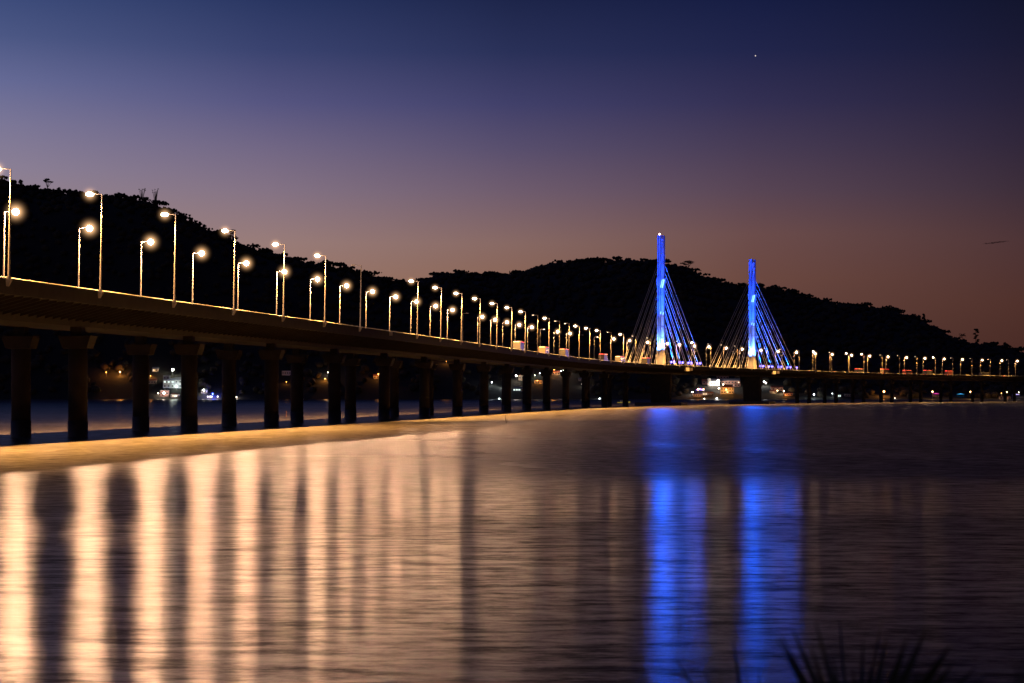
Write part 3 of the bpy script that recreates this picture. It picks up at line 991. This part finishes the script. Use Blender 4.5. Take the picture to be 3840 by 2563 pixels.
shore_lamp(p17(1073), q17(238), COOL, 2500, 'small upright white lamp above the orange lit slope', .6, 4, strength=9)
house(p17(1055), q17(400), 30, 14, 'wall_cream', 'roof_red', 'long orange lit garden house under trees', 'flat', 3, (), depth=6)
shore_lamp(p17(1040), q17(345), ORANGE, 26000, 'orange lamp over the long garden house', .6, 5, strength=4, yb=q17(398))
house(p17(1310), q17(262), 28, 16, 'wall_cream', 'roof_red', 'orange lit house right below the bridge deck', 'gable', 3, (), depth=8)
shore_lamp(p17(1286), q17(178), ORANGE, 60000, 'bright orange street lamp above the house under the deck', 1.2, 8, strength=18, yb=q17(260))
shore_lamp(p17(1386), q17(205), COOL, 2500, 'upright white lamp right of the orange lit house', .6, 4, strength=10)
shore_lamp(p17(1427), q17(192), (1, .95, .8), 9000, 'round white lamp right of the orange lit house', 1.1, 6, strength=18)
shore_lamp(p17(1690), q17(398), WHITE, 2500, 'tiny white lamp between two middle piers', .6, 3, strength=8)
shore_lamp(p17(1952), q17(612), COOL, 5000, 'white lamp at the waterline left of the yellow boat', .9, 2, strength=16)
house(p17(1670), q17(350), 14, 12, 'wall_cream', 'roof_grey', 'faint green tinted shed beside a middle pier', 'gable', 2, (), depth=6)
# village between the pylons
house(p25(990), q25(300), 44, 18, 'wall_pink', 'roof_red', 'red roofed house at the top of the village behind the church', 'gable', 4, (), depth=10)
ch = house(p25(850), q25(415), 34, 27, 'wall_white', 'roof_grey', 'floodlit white church with gabled front and two tall pillars', 'gable', 3, (), depth=14, name='church')
m_ = MB()
for t in (-.62, -.5, -.38): m_.box((t * 34 / F * 2700 - 1.5, -8.2, 4.2), (.7, .7, 10.5))
m_.build('pillar', M['wall_white'], ch)
house(p25(690), q25(395), 26, 22, 'wall_pink', 'roof_red', 'pink house with red roof left of the white church', 'gable', 2, (), depth=9)
house(p25(1130), q25(390), 70, 22, 'wall_pink', 'roof_grey', 'long hall with grey sheet roof right of the church', 'gable', 6, (5,), 'win_lit', depth=12)
house(p25(1070), q25(560), 50, 34, 'wall_cream', 'roof_red', 'orange lit two storey house with arched veranda below the hall', 'hip', 5, (2,), 'win_lit', depth=9, floors=2)
house(p25(1240), q25(435), 26, 12, 'wall_pink', 'roof_red', 'low red house right under the long hall', 'flat', 2, (), depth=6)
house(p25(545), q25(605), 34, 10, 'wall_cream', 'roof_red', 'orange lit low wall building at the village waterfront', 'flat', 4, (), depth=5)
house(p25(675), q25(585), 18, 10, 'wall_white', 'roof_grey', 'small white kiosk right of the blue canopy', 'flat', 2, (0, 1), 'win_lit', depth=5)
house(p25(760), q25(580), 26, 12, 'wall_cream', 'roof_red', 'dim orange cottage between the kiosk and the veranda house', 'gable', 3, (), depth=6)
shore_lamp(p25(908), q25(325), WHITE, 110000, 'brilliant white floodlight on the church front', 1.4, 6, strength=40, yb=q25(413))
shore_lamp(p25(800), q25(395), WHITE, 26000, 'white ground lamp at the church steps', .6, 2, strength=12, yb=q25(416))
shore_lamp(p25(1050), q25(480), (1, .42, .08), 50000, 'orange lamp on the veranda of the two storey house', .9, 4, strength=12, yb=q25(558))
shore_lamp(p25(1000), q25(390), WHITE, 20000, 'white lamp between the church and the long hall', .6, 3, strength=8)
shore_lamp(p25(553), q25(473), ORANGE, 45000, 'bright orange street lamp at the village waterfront', 1.2, 8, strength=20, yb=q25(603))
shore_lamp(p25(649), q25(474), (1, .5, .15), 8000, 'small orange lamp right of the waterfront street lamp', .8, 5, strength=9)
shore_lamp(p25(918), q25(460), WHITE, 5000, 'small white lamp left of the veranda house', .8, 3, strength=10)
shore_lamp(p25(455), q25(522), WHITE, 6000, 'pale lamp left of the waterfront building', .9, 3, strength=8)
shore_lamp(p25(1133), q25(432), WHITE, 3000, 'small lamp above the veranda house roof', .6, 3, strength=8)
shore_lamp(p25(885), q25(638), COOL, 6000, 'bluish white lamp at the village waterline, right of two', .9, 2, strength=18)
shore_lamp(p25(665), q25(643), WHITE, 4000, 'white lamp at the village waterline, left of two', .7, 2, strength=12)
x_, D_, z_ = stand(p25(590), q25(540))
cn = empty('canopy_tent', (x_, D_, z_)); tag(cn, 'small canopy tent outlined in blue lights at the waterfront', 'tent')
m_ = MB(); m_.add([(-5, -3, 3), (5, -3, 3), (5, 3, 3), (-5, 3, 3), (0, 0, 5.4)], [(0, 1, 4), (1, 2, 4), (2, 3, 4), (3, 0, 4), (3, 2, 1, 0)]); m_.build('roof', glow('blue_canopy', (.08, .08, 1), 2.0), cn)
for a, b in ((-4.8, -2.8), (4.8, -2.8), (4.8, 2.8), (-4.8, 2.8)):
    m_ = MB(); m_.tube((a, b, -.5), (a, b, 3), .1, .1, 6); m_.build('post', M['pole'], cn)
# right of pylon 2
house(p25(1880), q25(545), 24, 12, 'wall_cream', 'roof_red', 'orange lit house with dark window right of the right pylon', 'gable', 2, (), depth=7)
house(p25(1950), q25(500), 44, 18, 'wall_pink', 'roof_red', 'large dim red roofed house behind the orange lit one', 'gable', 3, (), depth=9)
house(p25(2150), q25(595), 30, 15, 'wall_pink', 'roof_red', 'red roofed cottage to the right of the dark round bush', 'gable', 3, (), depth=7)
house(p25(2305), q25(615), 12, 9, 'wall_white', 'roof_grey', 'tiny bright white hut near the water', 'flat', 1, (0,), 'win_lit', depth=4)
shore_lamp(p25(1953), q25(497), (1, .7, .4), 16000, 'warm lamp in front of the orange lit house', .8, 3, strength=9, yb=q25(543))
shore_lamp(p25(2063), q25(505), (1, .7, .4), 12000, 'warm lamp above the dark round bush', .8, 3, strength=9)
shore_lamp(p25(1717), q25(343), COOL, 7000, 'white lamp on the dark slope, upper one of two', 1.1, 5, strength=18)
shore_lamp(p25(1750), q25(363), WHITE, 5000, 'white lamp on the dark slope, lower one of two', .9, 4, strength=14)
shore_lamp(p25(2100), q25(575), ORANGE, 16000, 'orange lamp lighting the cottage right of the bush', .4, 2, strength=3, yb=q25(593))
def p29(x): return 2940 + x / 2.61
def q29(y): return 1100 + y / 2.61
shore_lamp(p29(293), q29(994), COOL, 8000, 'white lamp right of the tiny white hut', 1.0, 4, strength=16)
shore_lamp(p29(473), q29(984), COOL, 2500, 'tiny white lamp left of the lit window row', .6, 4, strength=9)
house(p29(527), q29(1025), 24, 12, 'wall_white', 'roof_grey', 'low building with a row of pale green lit windows', 'flat', 4, (0, 1, 2, 3), 'win_white', 5)
shore_lamp(p29(978), q29(965), ORANGE, 30000, 'bright orange lamp on the shore, leftmost of the orange ones at right', 1.3, 5, strength=22)
shore_lamp(p29(1128), q29(1045), COOL, 5000, 'white lamp at the waterline right of the orange one', .9, 2, strength=16)
shore_lamp(p29(1085), q29(1028), WHITE, 2500, 'tiny pale lamp left of the waterline lamp', .5, 2, strength=8)
shore_lamp(p29(1453), q29(965), (1, .5, .15), 16000, 'orange lamp on a tall post left of the pink canopy', .8, 9, strength=14)
shore_lamp(p29(1597), q29(1045), WHITE, 4000, 'warm white lamp at the waterline right of the pink canopy', .8, 2, strength=14)
shore_lamp(p29(1828), q29(967), (1, .5, .15), 30000, 'bright orange lamp on a tall post, second from the right', 1.1, 9, strength=20)
shore_lamp(p29(2178), q29(970), (1, .5, .15), 30000, 'bright orange lamp on a tall post, rightmost', 1.1, 9, strength=20, yb=q29(1038))
shore_lamp(p29(2128), q29(980), (1, .45, .1), 6000, 'dim orange lamp just left of the rightmost bright one', .5, 7, strength=5)
shore_lamp(p29(2228), q29(1050), COOL, 6000, 'white waterline lamp at the far right', 1.0, 2, strength=18)
shore_lamp(p29(2297), q29(972), WHITE, 2500, 'tiny white lamp at the right edge', .5, 5, strength=9)
for (a, b, c_, lb) in ((1490, 1002, (1, .05, .5), 'small canopy tent lit pink on the right shore'), (1728, 1006, (.05, .5, 1), 'small canopy tent lit light blue on the right shore'), (2272, 1010, (.2, .1, 1), 'small canopy tent lit violet near the right edge')):
    x_, D_, z_ = stand(p29(a), q29(b) + 2)
    cn = empty('canopy_tent', (x_, D_, z_)); tag(cn, lb, 'tent')
    m_ = MB(); m_.add([(-4, -2, 2.2), (4, -2, 2.2), (4, 2, 2.2), (-4, 2, 2.2), (0, 0, 3.2)], [(0, 1, 4), (1, 2, 4), (2, 3, 4), (3, 0, 4), (3, 2, 1, 0)]); m_.build('roof', glow('canopy_cloth', c_, .9), cn)
    for s in (-1, 1):
        for t in (-1, 1):
            m_ = MB(); m_.tube((s * 3.8, t * 1.8, -.6), (s * 3.8, t * 1.8, 2.2), .1, .1, 6); m_.build('post', M['pole'], cn)
house(p29(1500), q29(1020), 26, 10, 'wall_cream', 'roof_red', 'dim beach house behind the pink canopy', 'hip', 3, (), depth=5)
house(p29(2165), q29(1040), 40, 10, 'wall_cream', 'roof_red', 'orange lit low house under the rightmost bright lamp', 'flat', 4, (), depth=5)
house(p29(630), q29(1015), 26, 9, 'wall_cream', 'roof_grey', 'dim low shed right of the green window row', 'flat', 3, (), depth=5)
house(p29(40), q29(1005), 30, 10, 'wall_pink', 'roof_red', 'orange lit shed left of the tiny white hut', 'gable', 2, (), depth=5)
sweep_shore = None

n_ = 5200
pxs = rng.uniform(-120, 2500, n_); Ds = rng.uniform(DS + 12, 3500, n_)
xx = (pxs - 1174) / FD * Ds; zz = terrain(xx, Ds)
ok = zz > .5
for kx, kd in KEEP:                # clearings around and in front of houses and lamps
    ok &= ~((np.abs(xx / Ds - kx / kd) * kd < 11) & (Ds > kd - 170) & (Ds < kd + 7))
V_, F_ = clumps(np.stack([xx, Ds, zz + 2.5], -1)[ok], rng.uniform(3, 6.5, n_)[ok], .8, .3)
tag(np_mesh('slope_forest', V_, F_, M['forest']), 'dark woodland covering the slopes above the far shore', 'woodland', kind='stuff')



# ------------------------------------------------------------------ water
def water_material():
    m = bpy.data.materials.new('lagoon_water'); m.use_nodes = True
    nt = m.node_tree; N = nt.nodes; L = nt.links
    N.clear()
    out = N.new('ShaderNodeOutputMaterial')
    dif = N.new('ShaderNodeBsdfDiffuse'); glo = N.new('ShaderNodeBsdfAnisotropic'); glo.distribution = 'BECKMANN'
    glo.inputs['Anisotropy'].default_value = 0
    fre = N.new('ShaderNodeFresnel'); fre.inputs['IOR'].default_value = 1.33
    mix = N.new('ShaderNodeMixShader')
    tail = N.new('ShaderNodeBsdfAnisotropic'); tail.distribution = 'BECKMANN'; tail.inputs['Roughness'].default_value = .62
    mix2 = N.new('ShaderNodeMixShader'); mix2.inputs[0].default_value = WT
    L.new(dif.outputs[0], mix.inputs[1]); L.new(glo.outputs[0], mix.inputs[2])
    L.new(mix.outputs[0], mix2.inputs[1]); L.new(tail.outputs[0], mix2.inputs[2]); L.new(mix2.outputs[0], out.inputs['Surface'])
    tc = N.new('ShaderNodeTexCoord')

    def noise(sx, sy, scale, detail=4, rough=.55, loc=(0, 0, 0)):
        mp = N.new('ShaderNodeMapping'); mp.inputs['Scale'].default_value = (sx, sy, 1); mp.inputs['Location'].default_value = loc
        no = N.new('ShaderNodeTexNoise'); no.inputs['Scale'].default_value = scale; no.inputs['Detail'].default_value = detail
        no.inputs['Roughness'].default_value = rough
        L.new(tc.outputs['Object'], mp.inputs['Vector']); L.new(mp.outputs['Vector'], no.inputs['Vector'])
        return no

    def math_(op, a, b_=None, c=None):
        n = N.new('ShaderNodeMath'); n.operation = op
        for i, v in enumerate((a, b_, c)):
            if v is None: continue
            if isinstance(v, (int, float)): n.inputs[i].default_value = v
            else: L.new(v, n.inputs[i])
        return n.outputs[0]

    def ramp(v, a, b_, lo, hi):
        n = N.new('ShaderNodeMapRange'); n.interpolation_type = 'SMOOTHSTEP'
        L.new(v, n.inputs['Value'])
        for k, val in (('From Min', a), ('From Max', b_), ('To Min', lo), ('To Max', hi)): n.inputs[k].default_value = val
        return n.outputs['Result']

    # wind patches: bands of ruffled and calmer water
    big = noise(.35, 1, .02, 3, .5)
    mid = noise(.3, 1, .07, 3, .5)
    sep = N.new('ShaderNodeSeparateXYZ'); L.new(tc.outputs['Object'], sep.inputs[0])
    Y = math_('ADD', sep.outputs['Y'], math_('MULTIPLY', math_('SUBTRACT', big.outputs['Fac'], .5), 22.0))
    Y2 = math_('ADD', Y, math_('MULTIPLY', sep.outputs['X'], 2.55))
    grain = noise(.28, 1.0, .6, 8, .84)
    grain2 = noise(.5, 1.0, .9, 6, .75, (31, 7, 0))
    gr = math_('ADD', ramp(grain.outputs['Fac'], .35, .65, .62, 1.38), ramp(grain2.outputs['Fac'], .38, .62, -.5, .5))
    ruffled = ramp(Y, 143.0, 180.0, 0.0, 1.0)
    calm_line = math_('MULTIPLY', ramp(Y2, 296.0, 312.0, 0, 1), ramp(Y2, 314.0, 350.0, 1, 0))
    ruffled = math_('MULTIPLY', ruffled, math_('SUBTRACT', 1.0, math_('MULTIPLY', calm_line, .6)))
    right = ramp(math_('DIVIDE', sep.outputs['X'], sep.outputs['Y']), -.06, .08, 0, 1)
    ruffled = math_('MULTIPLY', ruffled, right)
    band = math_('MULTIPLY', ramp(Y, 86.0, 101.0, 0, 1), ramp(Y, 101.0, 124.0, 1, 0))
    rough = math_('ADD', WR, math_('MULTIPLY', math_('SUBTRACT', mid.outputs['Fac'], .5), .06))
    rough = math_('ADD', rough, ramp(Y, 100.0, 225.0, 0, .095))
    rough = math_('ADD', rough, math_('MULTIPLY', ruffled, .06))
    rough = math_('ADD', rough, math_('MULTIPLY', band, .035))
    L.new(rough, glo.inputs['Roughness'])
    refl = math_('MULTIPLY', math_('MULTIPLY', fre.outputs[0], WG), math_('SUBTRACT', 1.0, math_('MULTIPLY', ruffled, .4)))
    refl = math_('MULTIPLY', refl, math_('SUBTRACT', 1.0, math_('MULTIPLY', band, .22)))
    L.new(refl, mix.inputs[0]); mix2.inputs[0].default_value = WT
    cc = N.new('ShaderNodeCombineColor'); g9 = math_('MINIMUM', math_('MULTIPLY', gr, .62), 1.0)
    for k_ in range(3): L.new(g9, cc.inputs[k_])
    L.new(cc.outputs[0], glo.inputs['Color']); L.new(cc.outputs[0], tail.inputs['Color'])
    cr = N.new('ShaderNodeValToRGB'); L.new(big.outputs['Fac'], cr.inputs['Fac'])
    cr.color_ramp.elements[0].color = (WD * .8, WD * .7, WD * .6, 1); cr.color_ramp.elements[1].color = (WD * 1.1, WD, WD * .92, 1)
    cr.color_ramp.elements[0].position = .35; cr.color_ramp.elements[1].position = .65
    dm = N.new('ShaderNodeMix'); dm.data_type = 'RGBA'; dm.blend_type = 'MULTIPLY'; dm.inputs['Factor'].default_value = 1
    L.new(cr.outputs['Color'], dm.inputs['A']); L.new(cc.outputs[0], dm.inputs['B']); L.new(dm.outputs['Result'], dif.inputs['Color'])
    r1 = noise(.45, 1.0, 1.5, 3, .6)
    r2 = noise(.6, 1.0, 6.5, 2, .6)
    hsum = math_('ADD', r1.outputs['Fac'], math_('MULTIPLY', r2.outputs['Fac'], .22))
    bp = N.new('ShaderNodeBump'); bp.inputs['Distance'].default_value = .03
    fade = ramp(sep.outputs['Y'], 60.0, 500.0, .9, .25)
    L.new(fade, bp.inputs['Strength'])
    L.new(hsum, bp.inputs['Height']); L.new(bp.outputs['Normal'], glo.inputs['Normal'])
    return m


WR = .168
WD = .20
WG = .42
WT = .06
wm = MB(); wm.add([(-9000, 8, 0), (9000, 8, 0), (9000, 14000, 0), (-9000, 14000, 0)], [(0, 1, 2, 3)])
tag(wm.build('water', water_material()), kind='structure')

# near bank under the camera
bx = np.linspace(-60, 60, 61); by = np.concatenate([[-40, -20], np.linspace(-5, 30, 36)])
BX, BY = np.meshgrid(bx, by)
BZ = np.interp(BY, [-40, -5, 6, 12, 22, 30], [4.6, 4.3, 4.15, 3.1, .3, -1.5]) + .12 * np.sin(BX * 1.7) * np.cos(BY * 1.3)
n, m0 = BX.shape
idx = np.arange(n * m0).reshape(n, m0)
Fq = np.stack([idx[:-1, :-1], idx[:-1, 1:], idx[1:, 1:], idx[1:, :-1]], -1).reshape(-1, 4)
tag(np_mesh('ground', np.stack([BX, BY, BZ], -1).reshape(-1, 3), Fq, mat('bank_soil', (.05, .045, .03), .95, .4, 1), smooth=True), kind='structure')

# ------------------------------------------------------------------ foreground yuccas
M['yucca'] = mat('yucca_leaf', (.045, .045, .02), .6, .3, 4)


def yucca(center, D, tips, label, wd=.017):
    cx, cy = center
    base = Vector((az(cx) * D, D, zat(cy, D)))
    gz = float(np.interp(D, by, BZ[:, 30]))
    r = empty('yucca_plant', (base.x, base.y, gz - .05)); tag(r, label, 'plant')
    O = Vector(r.location)
    m_ = MB(); m_.tube((0, 0, 0), base - O + Vector((0, 0, .05)), .07, .06, 8); m_.build('stem', M['bark'], r)
    lf = MB()
    for (tx, ty, dd, k) in tips:
        Dt = D + dd
        tip = Vector((az(tx) * Dt, Dt, zat(ty, Dt)))
        ax = (tip - base); side = ax.cross(Vector((0, 1, 0))).normalized(); ln = ax.length
        nrm = side.cross(ax).normalized()
        prev = None; vs = []
        nseg = 7
        for i in range(nseg + 1):
            t = i / nseg
            p = base + ax * t - O + nrm * (math.sin(t * PI) * .02) + Vector((0, 0, -t * (1 - t) * .05))
            w_ = wd * k * (1 - t) ** .75 * (1.0 if t > .1 else .8) + .0012
            vs += [p - side * w_, p + nrm * w_ * .35, p + side * w_]
        fs = []
        for i in range(nseg):
            a = i * 3
            fs += [(a, a + 1, a + 4, a + 3), (a + 1, a + 2, a + 5, a + 4)]
        lf.add(vs, fs)
    lf.build('leaves', M['yucca'], r)


tA = [(2915, 2394, -.2, .8), (2930, 2388, .1, .9), (2971, 2357, .15, 1), (3057, 2327, .2, .8), (3038, 2425, -.3, .8), (3120, 2468, .1, .9), 
      (3237, 2394, .3, .8), (3267, 2500, -.3, .8), (3324, 2391, .2, 1), (3402, 2388, -.1, 1.2), (3476, 2351, 0, 1.2), (3565, 2419, -.35, 1.6), (3577, 2486, -.2, 1.3),
      (3657, 2505, .1, 1.1), (3694, 2540, .2, 1.1), (3200, 2510, -.3, 1), (3150, 2330, 1.2, .5), (3310, 2310, 1.3, .5),
      (3000, 2560, .1, .8), (3450, 2530, -.2, 1.3)]
yucca((3235, 2900), 6.0, tA, 'dark spiky yucca with a fan of leaves at the lower right corner')
tB = [(2749, 2400, 0, .7), (2538, 2480, .5, .6), (2640, 2520, .5, .5), (2700, 2540, .2, .5), (2800, 2530, .6, .6), (2850, 2500, .3, .5)]
yucca((2835, 2900), 7.0, tB, 'small sparse yucca with thin leaves left of the big one')
tC = [(3812, 2500, 0, .6), (3835, 2478, .2, .6), (3880, 2470, .2, .7), (3790, 2545, .1, .5)]
yucca((3860, 2900), 5.0, tC, 'dim yucca at the right edge of the view')

# reeds, boat, star, cloud
def stick(px, ya, yb, lean, label, m, name='reed_stake'):
    D = CAM_Z * F / (yb - HY)
    x = az(px) * D
    r = MB(); h_ = (yb - ya) / F * D
    r.tube((0, 0, -.5), (lean, 0, h_), .05, .03, 6)
    if name == 'reed_stake': r.tube((.12, 0, -.5), (-.3, 0, h_ * .75), .04, .02, 6); r.tube((.1, 0, -.5), (.16, 0, h_ * .55), .04, .02, 6)
    o = r.build(name, m); o.location = (x, D, 0); tag(o, label, 'stake')


stick(1899, 1557, 1588, -.18, 'thin forked stake sticking out of the water below the bridge', M['tide'])
stick(1071, 1543, 1567, .25, 'slim leaning stake lit orange behind the piers', mat('stake_paint', (.6, .25, .08), .7, .1, 2), 'marker_stake')  # orange lamplight put into the stake's base colour


def boat(px, yb, length, label, c):
    D = CAM_Z * F / (yb - HY); x = az(px) * D
    r = empty('fishing_boat', (x, D, 0)); tag(r, label, 'boat', 'boats moored near the bridge')
    m_ = MB(); L_ = length / 2
    st = [(-L_, .9, .55), (-L_ * .5, 1.05, .5), (L_ * .4, 1.0, .62), (L_ * .85, .45, .95), (L_, .05, 1.2)]
    vs = []
    for xx_, w_, zt in st: vs += [(xx_, -w_, zt), (xx_, -w_ * .55, -.2), (xx_, w_ * .55, -.2), (xx_, w_, zt), (xx_, w_ * .8, zt - .12), (xx_, 0, .12), (xx_, -w_ * .8, zt - .12)]
    fs = []
    for i in range(len(st) - 1):
        for j in range(7):
            a = i * 7 + j; b = i * 7 + (j + 1) % 7
            fs.append((a, b, b + 7, a + 7))
    fs.append(tuple(range(7))[::-1]); fs.append(tuple(range(len(vs) - 7, len(vs))))
    m_.add(vs, fs); m_.build('hull', c, r)
    m_ = MB(); m_.box((-L_ * .35, 0, 1.05), (1.7, 1.2, 1.3), top=(.9, .9)); cb = m_.build('cabin', M['wall_white'], r)
    m_ = MB(); m_.box((-L_ * .35, -.62, 1.3), (1.1, .06, .4)); m_.build('window', M['glass'], cb)
    m_ = MB(); m_.tube((L_ * .1, 0, .1), (L_ * .1, 0, 3.2), .05, .04, 6); m_.build('mast', M['pole'], r)


boat(2339, 1512, 8.4, 'small yellow fishing boat on the water between two piers', mat('glowing_yellow_hull', (.5, .4, .06), .5, .1, 2, emis=(.5, .4, .05), es=.4))  # hull emits a little, standing in for light falling on it
boat(1140, 1502.5, 7.0, 'low dark boat at the far shoreline behind the sixth pier', M['tide'])

D_ = 9000.0
m_ = MB(); m_.ball((0, 0, 0), (2.2, 2.2, 2.2), 10, 7)
o = m_.build('star', glow('star_light', (1, .85, .75), .9)); o.location = (az(2833) * D_, D_, zat(210, D_)); tag(o, 'small bright star in the dark sky above the right pylon', 'star')
C = np.stack([rng.uniform(-52, 52, 90), rng.uniform(-8, 8, 90), rng.normal(0, 1.0, 90)], -1)
C[:, 2] += C[:, 0] * .10
V_, F_ = clumps(C, rng.uniform(3, 8, 90) * (1 - (np.abs(C[:, 0]) / 60) ** 2), .28, .3)
D_ = 9000.0
cm = bpy.data.materials.new('cloud_vapour'); cm.use_nodes = True
nt = cm.node_tree; nt.nodes.clear(); ou = nt.nodes.new('ShaderNodeOutputMaterial'); vo = nt.nodes.new('ShaderNodeVolumeAbsorption')
vo.inputs['Density'].default_value = .12; vo.inputs['Color'].default_value = (.2, .2, .22, 1); nt.links.new(vo.outputs[0], ou.inputs['Volume'])
o = np_mesh('cloud', V_, F_, cm); o.location = (az(3735) * D_, D_, zat(910, D_)); tag(o, 'small flat dark cloud streak low in the sky at the right', 'cloud')

# ------------------------------------------------------------------ sky
w = bpy.data.worlds.new('World'); sc.world = w; w.use_nodes = True
nt = w.node_tree; N = nt.nodes; L = nt.links
bg = N['Background']; tc = N.new('ShaderNodeTexCoord'); sp = N.new('ShaderNodeSeparateXYZ'); L.new(tc.outputs['Generated'], sp.inputs[0])


def wm_(op, a, b=None):
    n = N.new('ShaderNodeMath'); n.operation = op
    for i, v in enumerate((a, b)):
        if v is None: continue
        if isinstance(v, (int, float)): n.inputs[i].default_value = v
        else: L.new(v, n.inputs[i])
    return n.outputs[0]


az_ = wm_('ARCTAN2', sp.outputs['X'], sp.outputs['Y'])
hr = wm_('SQRT', wm_('ADD', wm_('MULTIPLY', sp.outputs['X'], sp.outputs['X']), wm_('MULTIPLY', sp.outputs['Y'], sp.outputs['Y'])))
el = wm_('DIVIDE', sp.outputs['Z'], wm_('MAXIMUM', hr, .001))
pos = wm_('MULTIPLY', el, 4.0)        # 0..0.25 tangent -> 0..1


def lin(c): return tuple(((v / 255) / 12.92 if v / 255 <= .04045 else ((v / 255 + .055) / 1.055) ** 2.4) for v in c) + (1,)


def sky_ramp(stops):
    n = N.new('ShaderNodeValToRGB'); n.color_ramp.interpolation = 'EASE' if False else 'LINEAR'
    e = n.color_ramp.elements
    stops = sorted([((905 - y) / FD * 4.0, c) for y, c in stops])
    e[0].position = max(0, stops[0][0]); e[0].color = lin(stops[0][1])
    e[1].position = min(1, stops[-1][0]); e[1].color = lin(stops[-1][1])
    for p_, c in stops[1:-1]:
        x_ = e.new(p_); x_.color = lin(c)
    L.new(pos, n.inputs['Fac'])
    return n.outputs['Color']


SKY = [
    (-.212, [(-450, (28, 40, 84)), (0, (62, 78, 127)), (100, (80, 92, 139)), (200, (106, 111, 156)), (300, (130, 125, 158)), (400, (146, 134, 156)), (500, (160, 138, 142)), (700, (162, 128, 116)), (900, (142, 106, 94))]),
    (-.10, [(-450, (22, 30, 66)), (0, (43, 56, 101)), (120, (61, 70, 116)), (240, (90, 89, 134)), (340, (118, 107, 138)), (440, (138, 120, 138)), (560, (160, 130, 126)), (650, (162, 125, 110)), (900, (134, 98, 84))]),
    (0.0, [(-450, (18, 22, 54)), (0, (31, 39, 77)), (120, (44, 51, 92)), (240, (68, 67, 110)), (340, (92, 82, 114)), (440, (116, 96, 114)), (560, (142, 110, 104)), (650, (144, 105, 88)), (900, (112, 76, 62))]),
    (.10, [(-450, (14, 17, 44)), (0, (24, 31, 70)), (120, (35, 39, 78)), (240, (54, 50, 86)), (340, (74, 62, 88)), (440, (92, 72, 88)), (540, (112, 80, 79)), (640, (112, 76, 68)), (900, (82, 52, 44))]),
    (.212, [(-450, (10, 11, 28)), (0, (19, 22, 46)), (120, (27, 27, 53)), (240, (39, 34, 58)), (340, (50, 40, 60)), (440, (62, 47, 60)), (560, (80, 54, 56)), (700, (83, 51, 45)), (800, (76, 45, 39)), (900, (60, 36, 34))]),
]
prev = None
for a, st in SKY:
    c = sky_ramp(st)
    if prev is None: prev = (a, c); continue
    mr = N.new('ShaderNodeMapRange'); L.new(az_, mr.inputs['Value']); mr.inputs['From Min'].default_value = prev[0]; mr.inputs['From Max'].default_value = a
    mx = N.new('ShaderNodeMix'); mx.data_type = 'RGBA'
    L.new(mr.outputs['Result'], mx.inputs['Factor']); L.new(prev[1], mx.inputs['A']); L.new(c, mx.inputs['B'])
    prev = (a, mx.outputs['Result'])
L.new(prev[1], bg.inputs['Color']); bg.inputs['Strength'].default_value = .91

# ------------------------------------------------------------------ camera
cd = bpy.data.cameras.new('camera'); cam = bpy.data.objects.new('camera', cd); link(cam)
cam.location = (0, 0, CAM_Z); cam.rotation_euler = (PI / 2, 0, 0)
cd.sensor_width = 36; cd.lens = 85; cd.shift_y = (HY - 1281.5) / 3840.0
cd.clip_start = .3; cd.clip_end = 30000
cd.dof.use_dof = True; cd.dof.focus_distance = 900; cd.dof.aperture_fstop = 5
sc.camera = cam

sc.view_settings.view_transform = 'Standard'; sc.view_settings.look = 'None'
sc.view_settings.exposure = 0; sc.view_settings.gamma = 1
sc.cycles.use_denoising = True
sc.cycles.use_light_tree = True
sc.cycles.max_bounces = 4; sc.cycles.diffuse_bounces = 2; sc.cycles.glossy_bounces = 3; sc.cycles.transmission_bounces = 1
sc.cycles.sample_clamp_indirect = 4; sc.cycles.sample_clamp_direct = 180
sc.cycles.caustics_reflective = False; sc.cycles.caustics_refractive = False
